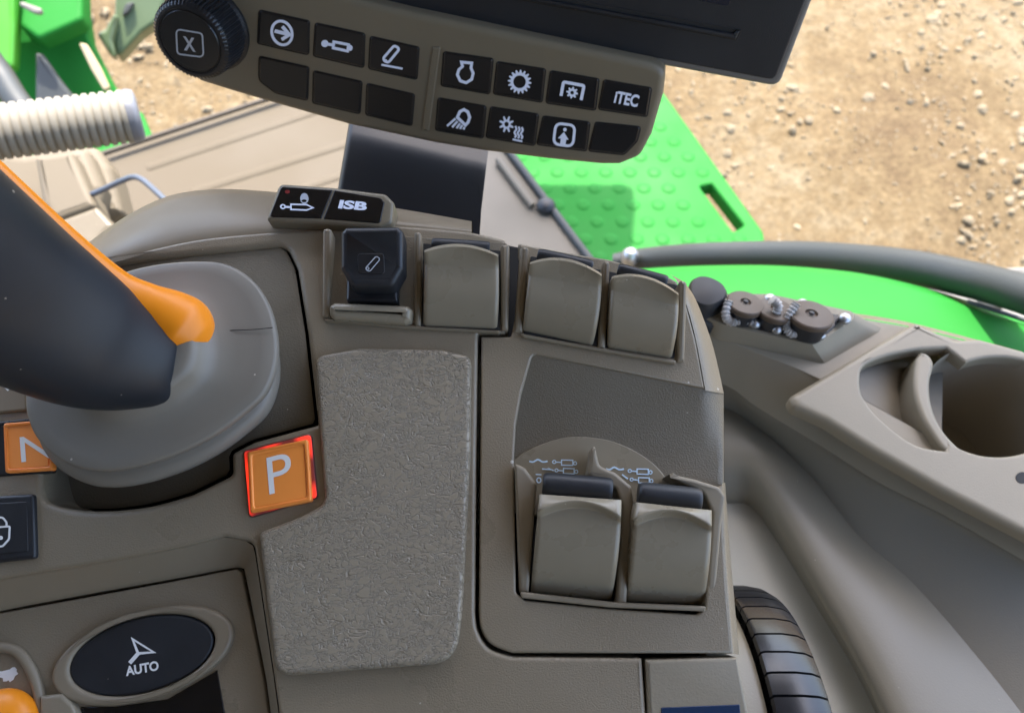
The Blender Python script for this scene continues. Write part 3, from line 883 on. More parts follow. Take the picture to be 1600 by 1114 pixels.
# =================================================================== LEVER
lev = thing('gear_lever', 'thick black control lever with an orange edge leaning out of its grey rubber boot', 'lever', A.m)
ctr = spline([(320, 408), (362, 416), (398, 442), (422, 482), (432, 530), (430, 570), (414, 612), (380, 645), (330, 681), (268, 711), (200, 731), (140, 734), (92, 717), (60, 688), (44, 655), (40, 618), (54, 555), (105, 475), (170, 434), (245, 413)], 6)
base = [A.P(x, y, 0.017) for x, y in ctr]
cen = A.P(222, 570, 0.017)
prof = [(0.80, -0.014), (0.93, -0.006), (0.98, -0.001), (1.0, 0.0025), (0.99, 0.0058), (0.945, 0.0078), (0.88, 0.0086), (0.86, 0.0098), (0.89, 0.0110), (0.985, 0.0124), (1.0, 0.0136), (1.003, 0.0156), (0.996, 0.0168), (0.975, 0.0175),
        (0.88, 0.0177), (0.72, 0.0184), (0.60, 0.0200), (0.53, 0.0225), (0.49, 0.0262), (0.46, 0.0285), (0.42, 0.0292), (0.36, 0.0294)]
loops = []
for s, w in prof:
    dy = -0.0048 * max(0, min(1, (0.0102 - w) / .004))
    loops.append([Vector((cen.x + (p.x - cen.x) * s + dy * .5, cen.y + (p.y - cen.y) * s + dy, w)) for p in base])
v, f = loft(loops, True, True, True)
link('rubber_boot', v, f, 'boot', lev, sharp=70)
# moulding seam on the boot
sm_ = [A.P(x, y, 0.0190 - 0.0008 * (x - 335) / 95) for x, y in [(338, 519), (365, 516), (395, 515), (426, 512)]]
v, f = tube_mesh(sm_, [0.00018] * 4, 6, 3)
link('boot_seam', v, f, 'core', lev)
sp = [((296, 582), .3015, 16), ((278, 583), .3005, 42), ((246, 577), .297, 66), ((150, 541), .285, 102), ((37, 478), .266, 127), ((-75, 408), .245, 151), ((-220, 315), .218, 182)]
pts = [A.L(at_depth(*p, d)) for p, d, r_ in sp]
v, f = tube_mesh(pts, [r_ * d / F_PX for p, d, r_ in sp], 40, 8)
link('grip', v, f, 'neck', lev, sharp=80)
sp = [((-120, 163), .244, 20), ((0, 278), .258, 20), ((100, 371), .272, 20), ((180, 440), .285, 22), ((222, 470), .292, 32), ((258, 494), .297, 46), ((286, 513), .300, 50), ((310, 531), .3015, 37), ((323, 541), .3022, 18)]
pts = [A.L(at_depth(*p, d)) for p, d, r_ in sp]
v, f = tube_mesh(pts, [r_ * d / F_PX for p, d, r_ in sp], 28, 8)
link('trigger', v, f, 'orange', lev, sharp=80, label='orange trigger strip')

# =================================================================== KEYPAD AND MONITOR
K = KEY
kp = thing('button_keypad', 'taupe keypad strip of black symbol buttons with a knurled dial, under the monitor', 'keypad', K.m)
kh = fillet([(250, -30, 20), (300, -60), (372, -45, 10), (640, 20), (1020, 100), (1041, 112, 18), (1036, 150), (1018, 212), (1000, 246, 24), (968, 259, 18), (940, 259), (866, 252), (760, 239), (680, 226), (544, 197), (414, 160), (366, 146), (312, 129), (262, 90, 20)], 7)
slab('keypad_housing', K, kh, 0, 0.022, 'keypad', kp, r=0.0035, segs=5)
# raised rim lines around the two button fields
v, f = slab_mesh(K, fillet([(676, 74, 3), (688, 75, 3), (670, 206, 3), (659, 204, 3)]), 0.0011, 0.001, 0.0010, (), 4)
link('ridge_bar', v, f, 'keypad', kp)
def keybtn(px, icon=None, mat_icon='icon', label=None, conv=0.0010):
    b = slab('key', K, fillet(px), conv, 0.002, 'btn_black', kp, r=0.0009, segs=4, label=label)
    if icon:
        ink = Ink(K, conv); icon(ink); ink.build('symbol', mat_icon, b)
    return b
def rim(px):
    slab('key_gap', K, off(fillet(px), 1.6), 0.00025, 0.0006, 'core', kp, r=0.0001, segs=1)
q = lambda *p: [(x, y, r_) for (x, y), r_ in zip(p, (4, 4, 4, 4))]
def i_arrow(k):
    k.line(ellipse(440.4, 52.2, 16, 18.6, -40, 36), 4.2, closed=True).line([(429, 49), (449, 54)], 5.5).line([(441, 42), (452, 55), (440, 62.5)], 5.2)
def i_cyl(k):
    k.disc(507.5, 68.8, 5.6).line([(511, 69.6), (521, 71)], 4.5).line([(521.5, 66), (544.5, 70.5), (543, 80.5), (520.5, 75.5)], 4.2, closed=True).disc(547, 75.6, 3.8, 4.6)
def i_arm(k):
    k.line(fillet([(597.5, 93, 5), (616, 71.5, 5), (624.5, 77, 5), (606, 99.5, 6)]), 4.0, closed=True).disc(602.5, 95.5, 2.4).line([(596, 101.8), (629, 108)], 3.2)
def i_engine(k):
    k.line([(721, 97.8), (737, 99.2), (735.8, 107), (739.3, 115), (737, 124.5), (728.4, 130), (719, 126.8), (714.5, 117.3), (717, 109.5), (722.6, 104.5)], 4.4, closed=True)
def i_gear(k): k.gear(811.8, 128.5, 14.2, 18.4, 9.8, 16, 1.02)
def i_pto(k):
    k.line(fillet([(876.5, 150.5), (880.5, 128.5, 3), (912.5, 134.5, 3), (908, 157)]), 4.8).gear(894, 145.4, 6.4, 9.2, 2.8, 8)
def i_itec(k): k.text('iTEC', (958.5, 161.2), (995.5, 168.5), (963, 142), 0.035)
def i_lamp(k):
    k.line([(714.5, 184), (718.5, 175), (725, 171.8), (731, 175.5), (733.8, 184), (731.5, 191.5), (727, 196)], 4.6, closed=True)
    for a, b in [((711.5, 186), (698.5, 197.5)), ((714.8, 190), (706.5, 199.5)), ((718.6, 193.5), (713.5, 201)), ((722, 196), (718.8, 202)), ((725.6, 199), (724.2, 203))]: k.line([a, b], 3.4)
def i_defrost(k):
    k.gear(791.4, 194.7, 6.4, 11.6, 3.4, 8, 1.12, .2)
    for j in range(3):
        x = 805.2 + 5 * j; y = 197.6 + .9 * j
        k.line(spline([(x, y), (x + 1.6, y + 5), (x - 1.4, y + 10), (x + 1, y + 15), (x - 1, y + 18)], 3, closed=False), 3.0)
    k.line([(801, 218.2), (816, 221.4)], 2.8)
def i_view(k):
    k.line(fillet([(868.5, 193, 10), (898.5, 196.5, 10), (895, 229.5, 10), (864.5, 225.5, 10)]), 4.2, closed=True)
    k.fill([(881, 207), (888.4, 218.8), (884.8, 218.6), (883.6, 226), (875, 225), (876.2, 217), (871.6, 216.4)]).disc(882.6, 203.2, 2.8)
keys = [
    (q((405, 17), (482.6, 34), (481.7, 86), (402.5, 68)), i_arrow, 'key with a ringed arrow'),
    (q((493, 37), (569.4, 53.7), (568, 106), (490, 87.7)), i_cyl, 'key with a cylinder symbol'),
    (q((579, 58), (654, 75), (651, 124.4), (576.5, 107.5)), i_arm, 'key with a lift arm symbol'),
    ([(405, 89, 4), (481.7, 106, 4), (480, 157, 4), (431, 145.5, 18), (405, 126, 14)], None, None),
    (q((490, 111.7), (565, 128.7), (562, 178), (489, 161)), None, None),
    (q((573.6, 131.5), (647, 148.5), (643, 196.6), (572, 179.6)), None, None),
    (q((693.7, 82), (770, 93), (764.5, 147), (689.5, 134)), i_engine, 'key with an engine outline'),
    (q((777, 97.6), (852, 109), (846.5, 160), (771.5, 147)), i_gear, 'key with a toothed ring'),
    (q((860.6, 111.7), (935.6, 124.5), (930, 172.5), (853.5, 161)), i_pto, 'key with a small cog under a bracket'),
    (q((944, 126), (1017.6, 138.6), (1010.5, 182.4), (935.6, 171)), i_itec, 'key with four white letters'),
    (q((685, 154), (759, 167), (754.5, 216), (681, 203.6)), i_lamp, 'key with a work lamp symbol'),
    (q((767, 168), (841, 179.6), (835, 227.7), (760, 215)), i_defrost, 'key with frost and heat symbols'),
    (q((849, 182.4), (921.4, 192), (915.8, 236), (839.4, 226)), i_view, 'key with an arrow in a square'),
    ([(931, 192, 4), (1000.6, 199.4, 4), (995, 221, 8), (975, 242, 12), (920, 236, 4)], None, None),
]
for px, ic, lb in keys:
    rim(px); keybtn(px, ic, label=lb)
# knurled dial
front = K.P(297, 66, 0.022)
NK = 60
def kloop(r_, w, amp=0.0):
    return [Vector((front.x + (r_ + (amp if (k % 4) in (0, 1) else 0)) * math.cos(k / (NK * 4) * 2 * math.pi), front.y + (r_ + (amp if (k % 4) in (0, 1) else 0)) * math.sin(k / (NK * 4) * 2 * math.pi), w)) for k in range(NK * 4)]
v, f = loft([kloop(.0232, -.001), kloop(.0232, .002), kloop(.0222, .0026), kloop(.0212, .003, .0006), kloop(.0206, .018, .0007), kloop(.0200, .0205, .0006), kloop(.0188, .0218), kloop(.0172, .022), kloop(.0170, .0214), kloop(.0165, .0213)], True, True, True)
kd = link('dial', v, f, 'black', kp, sharp=30, label='black knurled dial with a boxed X')
v, f = loft([kloop(.0162, .0195), kloop(.0162, .0216), kloop(.0157, .0221), kloop(.0120, .0223)], True, True, True)
link('dial_cap', v, f, 'btn_black', kd, sharp=30)
ink = Ink(K, 0.0224)
ink.line(fillet([(275, 46, 7), (316, 53, 7), (318, 90, 7), (277, 85, 7)]), 2.4, closed=True).text('X', (287.5, 79), (306, 82), (285.5, 57), 0.03)
ink.build('symbol', 'icon_dim', kd)

D = MON
mo = thing('display_monitor', 'dark touchscreen monitor above the keypad, cut off by the top of the frame', 'monitor', D.m)
mo_out = fillet([(150, -61), (1217, 137, 20), (1334, -170, 20), (200, -330)], 8)
slab('back_shell', D, mo_out, 0, 0.030, 'bezel', mo, r=0.0020, segs=4)
mo_in = fillet([(150, -72), (1211, 126, 14), (1322, -165, 14), (200, -320)], 8)
slab('front_face', D, mo_in, 0.0008, 0.002, 'mon', mo, r=0.0008)
slab('groove', D, fillet([(640, -46, 1), (1160, 47.5, 2), (1152, 64, 2), (640, -31, 1)]), 0.0012, 0.0005, 'core', mo, r=0.0002)
slab('groove_lip', D, fillet([(640, -38.5, 1), (1147, 54.5, 1), (1152, 48.8, 1), (1156, 49.5), (1149.5, 63, 1), (640, -31.5, 1)]), 0.0032, 0.0022, 'mon', mo, r=0.0008)
slab('screen', D, fillet([(560, -110, 4), (1139, 11, 8), (1165, -80, 8), (1200, -200), (560, -240)]), 0.0010, 0.0004, 'screen', mo, r=0.0002)

pl = [(528, 318), (734, 352), (749, 232), (550, 186)]          # front face of the post
zt = Vector((0.004, 0.030, 0.004))
fb = [at_depth(*pl[0], .447), at_depth(*pl[1], .443), K.m @ K.P(*pl[2], -0.026), K.m @ K.P(*pl[3], -0.026)]
down = (fb[0] - fb[3]).normalized() * 0.05
front_l = [fb[3], fb[2], fb[1], fb[0], ]
def ring_at(pr, dn):
    l, r_ = pr
    back = Vector((0, .035, 0.0))
    pts_ = [(l.x, 0), (r_.x, 0)]
    a = l + dn; b = r_ + dn
    side = (b - a).normalized()
    return [a + side * .002, a.lerp(b, .25) - back * .03, a.lerp(b, .75) - back * .03, b - side * .001, b + side * .0035 + back * .12, b + side * .0065 + back * .35, b + side * .004 + back, a - side * .001 + back, a + back * .15]
mids = []
for k in range(9):
    t = k / 8
    mids.append(ring_at((fb[3].lerp(fb[0], t), fb[2].lerp(fb[1], t)), Vector((0, 0, 0))))
mids.append(ring_at((fb[0], fb[1]), down))
v, f = loft(mids, True, True, True)
post = link('support_post', v, f, 'post', sharp=40)
post['label'] = 'black post holding the monitor and keypad up from the armrest'; post['category'] = 'post'

# =================================================================== SIDE CONSOLE (right)
ZS = 2.17
sc = thing('side_console', 'beige cab side console along the window with a cup holder and capped sockets', 'side console')
def strip(name, rows_px, material, parent=sc, n=60, sub=4, smooth_rows=True, label=None):
    rows = []
    for pts_, z in rows_px:
        q_ = spline(pts_, 5, closed=False) if len(pts_) > 2 else pts_
        rows.append([at_z(p.x, p.y, z) if not callable(z) else at_z(p.x, p.y, z(p.x, p.y)) for p in resample(q_, n)])
    if smooth_rows and len(rows) > 2:
        cols = [spline([tuple(r_[j]) for r_ in rows], sub, closed=False) for j in range(n)]
        rows = [[Vector(c[i]) for c in cols] for i in range(len(cols[0]))]
    v, f = loft(rows, closed=False)
    return link(name, v, f, material, parent, label=label, sharp=70)
strip('back_edge', [
    ([(980, 430), (1110, 462), (1220, 474), (1330, 489), (1430, 506), (1600, 552), (1750, 600)], ZS - .03),
    ([(980, 436), (1110, 468), (1220, 480), (1330, 495), (1430, 512), (1600, 556), (1750, 606)], ZS),
], 'side', smooth_rows=False)
strip('band', [
    ([(980, 468), (1118, 525), (1180, 551), (1246, 577), (1330, 616), (1600, 768), (1780, 868)], ZS - .0004),
    ([(980, 480), (1118, 536), (1180, 562), (1244, 590), (1330, 634), (1600, 785), (1780, 885)], ZS - .004),
    ([(980, 545), (1130, 600), (1180, 634), (1288, 700), (1373, 754), (1477, 806), (1600, 876), (1760, 965)], ZS - .024),
], 'side', smooth_rows=False)
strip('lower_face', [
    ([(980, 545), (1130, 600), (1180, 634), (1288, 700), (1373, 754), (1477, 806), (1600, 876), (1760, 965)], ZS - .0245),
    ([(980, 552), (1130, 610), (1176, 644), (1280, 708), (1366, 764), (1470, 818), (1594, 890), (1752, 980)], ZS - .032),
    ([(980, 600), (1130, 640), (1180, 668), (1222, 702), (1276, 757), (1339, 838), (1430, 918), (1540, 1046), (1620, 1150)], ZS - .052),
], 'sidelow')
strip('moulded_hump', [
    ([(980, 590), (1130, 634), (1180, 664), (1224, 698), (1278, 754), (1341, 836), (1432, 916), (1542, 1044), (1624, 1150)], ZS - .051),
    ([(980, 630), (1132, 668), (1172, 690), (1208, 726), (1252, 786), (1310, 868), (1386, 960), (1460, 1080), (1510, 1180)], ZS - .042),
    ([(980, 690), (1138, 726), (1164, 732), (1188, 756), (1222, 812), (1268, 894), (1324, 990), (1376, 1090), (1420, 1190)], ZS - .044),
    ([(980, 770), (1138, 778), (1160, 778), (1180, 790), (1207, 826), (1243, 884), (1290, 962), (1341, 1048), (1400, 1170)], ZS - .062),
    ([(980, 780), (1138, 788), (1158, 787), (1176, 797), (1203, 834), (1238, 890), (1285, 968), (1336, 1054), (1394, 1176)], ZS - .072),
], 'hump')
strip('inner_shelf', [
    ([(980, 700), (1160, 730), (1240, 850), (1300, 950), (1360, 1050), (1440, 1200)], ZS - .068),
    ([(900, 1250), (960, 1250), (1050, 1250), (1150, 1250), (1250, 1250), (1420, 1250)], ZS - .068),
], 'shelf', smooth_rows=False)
SW = Frame((0, 0, ZS), (0, 0, 1), (1, 0, 0))
# cup holder plate
plate = fillet([(1233, 619, 16), (1373, 536), (1430, 502, 3), (1492, 529, 4), (1530, 527, 20), (1600, 546, 30), (1660, 580, 40), (1720, 660, 40), (1720, 900), (1600, 832), (1473, 766), (1363, 703), (1292, 658), (1240, 635, 14)], 8)
lobe = spline([(1346.6, 614.6), (1344, 595.5), (1350, 572), (1382, 557), (1414, 549), (1442, 545), (1480, 543)], 5, closed=False)
cup = [(1560 + 107 * math.cos(t), 635 + 78 * math.sin(t)) for t in [R(-128) + R(360 - 128 + 128 - 73) * k / 60 for k in range(61)]]
cupc = [(1560 + 107 * math.cos(k / 64 * 2 * math.pi), 635 + 78 * math.sin(k / 64 * 2 * math.pi)) for k in range(64)]
hole = lobe + cup[:50]
hole = [p for p in lobe] + [(1560 + 107 * math.cos(t), 635 + 78 * math.sin(t)) for t in [R(-118) + R(258) * k / 48 for k in range(49)]] + \
    spline([(1478, 704), (1435, 696), (1399, 674), (1363, 641), (1346.6, 614.6)], 5, closed=False)[:-1]
slab('ledge', SW, [(980, 436), (1110, 468), (1220, 480), (1330, 495), (1430, 512), (1600, 556), (1750, 606), (1780, 868), (1600, 768), (1330, 616), (1246, 577), (1180, 551), (1118, 525), (980, 468)],
     0, .004, 'side', sc, r=.0008, holes=[off(hole, 4)])
ch = slab('cup_holder', SW, plate, 0.008, 0.010, 'side', sc, r=0.0042, rh=.0020, holes=[hole], segs=5, label='moulded cup holder plate')
# cup well
cc = SW.P(1560, 635, 0.008)
rr_ = (SW.P(1667, 635, 0.008) - cc).length
def cl(r_, z, a0=0, a1=2 * math.pi, n=64):
    return [Vector((cc.x + r_ * math.cos(a0 + (a1 - a0) * k / n), cc.y + r_ * math.sin(a0 + (a1 - a0) * k / n), z)) for k in range(n + (0 if a1 - a0 > 6.28 else 1))]
z0 = ZS
v, f = loft([cl(rr_ * 1.02, z0 + .006), cl(rr_ * .99, z0 - .01), cl(rr_ * .94, z0 - .075), cl(rr_ * .9, z0 - .082), cl(.004, z0 - .083)], True, False, True)
# leave the front of the well open where the handle slot joins it: the wall is lower there
cw = link('cup_well', v, f, 'cupin', ch, sharp=50)
# crescent lip between slot and well
cres = spline([(1440, 549), (1452, 554), (1460, 569), (1454, 595), (1455, 624), (1464, 653), (1480, 679), (1502, 701)], 5, closed=False) + \
    spline([(1490, 706), (1475, 702), (1459, 681), (1442, 653), (1430, 619), (1428, 588), (1432, 560)], 5, closed=False)
slab('well_lip', SW, cres, 0.0078, 0.03, 'side', ch, r=0.0026, segs=4)
# sloped floor of the handle slot
sl = off(hole, 3)
v, f = slab_mesh(SW, [(x, y) for x, y in sl if x < 1475], lambda x, y: -0.004 - .018 * max(0, (x - 1345)) / 130, 0.004, 0.0006)
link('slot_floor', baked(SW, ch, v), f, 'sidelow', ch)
# bolt hole
v, f = slab_mesh(SW, ellipse(1598, 746, 11, 9, 0, 24), 0.0083, 0.0006, 0.0002)
link('bolt_hole', baked(SW, ch, v), f, 'core', ch)

# socket block
blk = fillet([(1085, 500, 6), (1120, 462, 6), (1200, 462), (1335, 492, 4), (1384, 516, 4), (1288, 571, 8), (1190, 548), (1120, 531)], 5)
blt = fillet([(1090, 494, 6), (1130, 460, 6), (1200, 460), (1335, 488, 4), (1338, 500, 2), (1273, 542, 5), (1190, 524), (1125, 508)], 5)
nb = 72
l0 = [SW.m @ SW.P(p.x, p.y, -.001) for p in resample(blk, nb, True)]
l1 = [SW.m @ SW.P(p.x, p.y, .012) for p in resample(blt, nb, True)]
cent = sum(l1, Vector()) / nb
l2 = [p.lerp(cent, .03) + Vector((0, 0, .0012)) for p in l1]
v, f = loft([l0, l1, l2], True, False, True)
link('socket_block', v, f, 'side', sc, sharp=30)
slab('socket_plate', SW, fillet([(1140, 470, 5), (1210, 470), (1322, 494, 5), (1280, 532, 5), (1180, 512)]), 0.0150, 0.003, 'black', sc, r=0.0006)
zb = ZS + .015
def socket(px, py, r_, h, tiltx, cord_px):
    c = at_z(px, py, zb + h)
    top_n = Vector((tiltx, .30, 1)).normalized()
    ax = Vector((1, 0, 0)); ax = (ax - top_n * ax.dot(top_n)).normalized(); ay = top_n.cross(ax)
    def lp(rr, dz): return [c + ax * rr * math.cos(k / 40 * 2 * math.pi) + ay * rr * math.sin(k / 40 * 2 * math.pi) + top_n * dz for k in range(40)]
    v, f = loft([lp(r_ * .92, -h - .004), lp(r_ * .98, -.004)], True, True, True)
    s_ = link('socket', v, f, 'black', sc)
    v, f = loft([lp(r_ * .98, -.0042), lp(r_ * 1.04, -.0035), lp(r_ * 1.04, -.0008), lp(r_ * .98, 0), lp(r_ * .3, .0004), lp(r_ * .26, -.0012), lp(.0004, -.0013)], True, True, True)
    link('cap', v, f, 'brown', s_, sharp=40)
    v, f = loft([lp(.0016, 0), lp(.0016, .001), lp(.001, .0014)], True, True, True)
    link('rivet', v, f, 'black', s_)
    pts_ = [at_z(x, y, z) for x, y, z in cord_px]
    q_ = [Vector(a) for a in spline([tuple(p) for p in pts_], 16, closed=False)]
    rad = [0.0026 * (1 + .20 * math.sin(i * 2 * math.pi / 4)) for i in range(len(q_))]
    v, f = tube_mesh(q_, rad, 12, 1)
    link('cord', v, f, 'cord', s_, sharp=80)
    v, f = ball(q_[-1], .0034, .0034, .0030, 16, 10)
    link('cord_end', v, f, 'steel', s_)
socket(1165, 472, .0115, .008, .1, [(1138, 470, zb + .01), (1134, 492, zb + .006), (1142, 503, zb + .002), (1162, 500, zb + .002), (1180, 506, zb + .001)])
socket(1212, 482, .0115, .007, .1, [(1206, 468, zb + .016), (1216, 478, zb + .012), (1212, 496, zb + .006), (1218, 508, zb + .002), (1214, 515, zb + .001)])
socket(1268, 490, .0135, .010, .05, [(1245, 474, zb + .014), (1234, 490, zb + .010), (1228, 508, zb + .004), (1236, 521, zb + .002), (1256, 518, zb + .002), (1282, 524, zb + .001)])
for bx, by in ((1254, 476), (1203, 468), (1320, 498)):
    c = at_z(bx, by, zb + .003)
    v, f = ball(c, .0042, .0042, .0032, 18, 10)
    link('bolt', v, f, 'steel', sc)
# black rotary plug beside the armrest
kc = at_z(1098, 474, ZS + .012)
def kl(r_, z, lob=0): return [kc + Vector((r_ * (1 + lob * math.cos(3 * t)) * math.cos(t), r_ * (1 + lob * math.cos(3 * t)) * math.sin(t), z)) for t in [k / 48 * 2 * math.pi for k in range(48)]]
v, f = loft([kl(.0165, -.016), kl(.0165, -.004), kl(.0150, -.001), kl(.0128, .0, .05), kl(.0122, .012, .06), kl(.0108, .0148, .06), kl(.004, .0155)], True, True, True)
link('round_plug', v, f, 'black_soft', sc, sharp=35, label='black round plug')

# =================================================================== RAIL, FENDER, STEP, TYRE
sp = [((960, 410), 1.12), ((1010, 405), 1.10), ((1100, 400), 1.02), ((1250, 400), .93), ((1400, 414), .83), ((1520, 438), .76), ((1620, 466), .70), ((1760, 515), .64)]
v, f = tube_mesh([at_depth(*p, d) for p, d in sp], [.013, .0165, .0175, .018, .0182, .0182, .0182, .0182], 24, 8)
rail = link('grab_rail', v, f, 'rubber', sharp=80)
rail['label'] = 'curved black rail running along the outside of the side console'; rail['category'] = 'rail'
c = at_depth(984, 402, 1.09)
v, f = ball(c, .013, .013, .016, 20, 12)
link('end_bolt', v, f, 'steel', rail)

def wstrip(rows_px, n=50):
    rows = []
    for pts_, z in rows_px:
        q_ = spline(pts_, 5, closed=False) if len(pts_) > 2 else pts_
        rows.append([at_z(p.x, p.y, z) for p in resample(q_, n)])
    return rows
fen = thing('fender', 'sunlit bright green fender curving behind the side console', 'fender')
rows = wstrip([
    ([(940, 560), (1100, 560), (1250, 580), (1400, 640), (1600, 720), (1800, 800)], 1.97),
    ([(940, 470), (1100, 470), (1250, 480), (1400, 512), (1600, 580), (1800, 660)], 1.98),
    ([(940, 432), (1100, 424), (1250, 426), (1400, 448), (1600, 508), (1800, 580)], 1.975),
    ([(940, 424), (1100, 415), (1250, 417), (1400, 438), (1600, 498), (1800, 570)], 1.955),
])
rows.append([p + Vector((.0, .0, -.10)) for p in rows[-1]])
v, f = loft(rows, closed=False)
link('top_panel', v, f, 'green', fen, sharp=70)
q_ = rows[2]
for a, b, mt in ((32, 43, 'dkgrey'),):
    pts_ = [Vector(q_[i]) + Vector((0, .004, .003)) for i in range(a, b)]
    v, f = tube_mesh(pts_, [.0022] * len(pts_), 10, 2)
    link('edge_trim', v, f, mt, fen)

# green chequered step platform
ZP = 1.30
pf = thing('step_platform', 'green dimpled metal step platform with one long slot, beyond the armrest', 'platform', Frame((0, 0, ZP), (0, 0, 1), (1, 0, 0)).m)
PF = Frame((0, 0, ZP), (0, 0, 1), (1, 0, 0))
pout = [(760, 215), (960, 40), (1040, 148), (1193, 362), (1196, 380), (1180, 470), (900, 470)]
slot = fillet([(1093, 291, 3), (1112, 287, 3), (1163, 352, 3), (1146, 362, 3)])
slab('tread_plate', PF, fillet([(x, y, 2) for x, y in pout]), 0, 0.035, 'green', pf, r=0.006, holes=[slot])
mb = MB()
for i in range(-2, 14):
    for j in range(16):
        x = .02 + i * .055 + (j % 2) * .0275; y = .80 + j * .048
        wp = Vector((x, y, ZP))
        rel = wp - CAM; dep = rel.dot(FWD)
        px = CX + F_PX * rel.dot(RIGHT) / dep; py = CY - F_PX * rel.dot(UP) / dep
        # keep clear of the plate's edges and of the slot
        def inside(poly):
            c_ = False
            for k in range(len(poly)):
                (x1, y1), (x2, y2) = poly[k - 1][:2], poly[k][:2]
                if (y1 > py) != (y2 > py) and px < (x2 - x1) * (py - y1) / (y2 - y1) + x1: c_ = not c_
            return c_
        if inside(off(pout, -14)) and not inside(off(slot, 14)):
            v, f = loft([[Vector((x + r_ * math.cos(k / 16 * 2 * math.pi), y + r_ * math.sin(k / 16 * 2 * math.pi), h)) for k in range(16)] for r_, h in ((.016, .0001), (.013, .0016), (.009, .0026), (.003, .0028))], True, False, True)
            mb.add(v, f)
tr = mb.build('tread_studs', 'green', pf); tr['kind'] = 'stuff'

# rear tyre showing past the fender
ty = thing('rear_tyre', 'dusty grey tractor tyre showing past the end of the black rail', 'tyre', Matrix.Translation((1.12, .07, .95)))
def tl(x, r_): return [Vector((x, r_ * math.cos(k / 120 * 2 * math.pi), r_ * math.sin(k / 120 * 2 * math.pi))) for k in range(120)]
v, f = loft([tl(-.26, .55), tl(-.30, .70), tl(-.29, .84), tl(-.24, .89), tl(0, .905), tl(.24, .89), tl(.29, .84), tl(.30, .70), tl(.26, .55)], True, True, True)
link('carcass', v, f, 'tyre', ty)
for i in range(24):
    for s in (-1, 1):
        a = (i + (.5 if s > 0 else 0)) / 24 * 2 * math.pi
        mb = MB(); lp = []
        for k in range(6):
            t = k / 5; x = s * (.01 + .27 * t); aa = a - .14 * t
            hh = .035 - .01 * t
            lp.append([Vector((x, (.89 + dr) * math.cos(aa + da), (.89 + dr) * math.sin(aa + da))) for da, dr in ((-.035, -.03), (-.026, hh + .01), (.026, hh + .01), (.035, -.03))])
        v, f = loft(lp, True, True, True)
        link('tread_lug', v, f, 'tyre', ty, smooth=False)

# =================================================================== CAB FLOOR, LEFT FOREGROUND PIECES, HOOD
ZF = 1.45
FW = Frame((0, 0, ZF), (0, 0, 1), (1, 0, 0))
def setting(o, kind='structure'): o['kind'] = kind; return o
flo = slab('floor', FW, [(-300, 395), (150, 246), (400, 165), (640, 86), (700, 130), (760, 260), (760, 520), (-300, 900)], 0, .06, 'floor', None, r=.004)
setting(flo)
mb = MB()
for a, b in (((300, 300), (620, 200)), ((230, 262), (600, 138)), ((420, 310), (640, 240))):
    p, q_ = FW.P(*a, .001), FW.P(*b, .001)
    v, f = tube_mesh([p, q_], [.010, .010], 10, 1)
    v = [Vector((x.x, x.y, ZF + (x.z - .001) * .35)) for x in v]
    mb.add(v, f)
o = mb.build('floor_rib', 'floor'); setting(o)
sil = thing('door_sill', 'grey beige sill trim with a black seal, between the post and the green platform', 'sill', FW.m)
slab('sill_trim', FW, [(690, 108), (742, 172), (800, 250), (905, 388), (960, 460), (960, 640), (700, 640), (640, 300)], .012, .05, 'sill', sil, r=.006)
v, f = tube_mesh([FW.P(x, y, .016) for x, y in [(680, 86), (742, 166), (802, 246), (850, 310), (907, 386), (980, 482)]], [.008] * 6, 14, 4)
link('door_seal', v, f, 'rubber', sil)
c = FW.P(853, 322, .02)
v, f = ball(c, .019, .019, .014, 18, 10)
link('seal_clip', v, f, 'black_soft', sil)
v, f = tube_mesh([FW.P(x, y, .02) for x, y in [(778, 250), (815, 300), (832, 322)]], [.007] * 3, 12, 4)
link('sill_bead', v, f, 'sill', sil)
wf = thing('window_frame', 'dark brown lower window frame running behind the cream floor', 'frame')
v, f = tube_mesh([at_z(x, y, ZF + .015) for x, y in [(-120, 334), (150, 244), (400, 161), (650, 78)]], [.0055] * 4, 12, 2)
link('frame_bar', v, f, 'framebr', wf)

# ribbed handle
rb = thing('ribbed_grip', 'pale ribbed rubber grip sticking in from the left edge, sunlit on top', 'grip')
a, b = at_depth(-90, 217, .74), at_depth(203, 182, .80)
pts_, rad = [], []
NB = 21
for i in range(NB * 6):
    t = i / (NB * 6 - 1)
    pts_.append(a.lerp(b, t)); rad.append(.0255 + .0014 * (1 if (i % 6) < 4 else -1) * 0.8)
v, f = tube_mesh(pts_, rad, 40, 1)
link('sleeve', v, f, 'ribbed', rb, sharp=60)
dirn = (b - a).normalized()
v, f = tube_mesh([b - dirn * .002, b + dirn * .003, b + dirn * .008, b + dirn * .010], [.0262, .0268, .0255, .020], 40, 1)
link('end_cap', v, f, 'capgrey', rb, sharp=60)

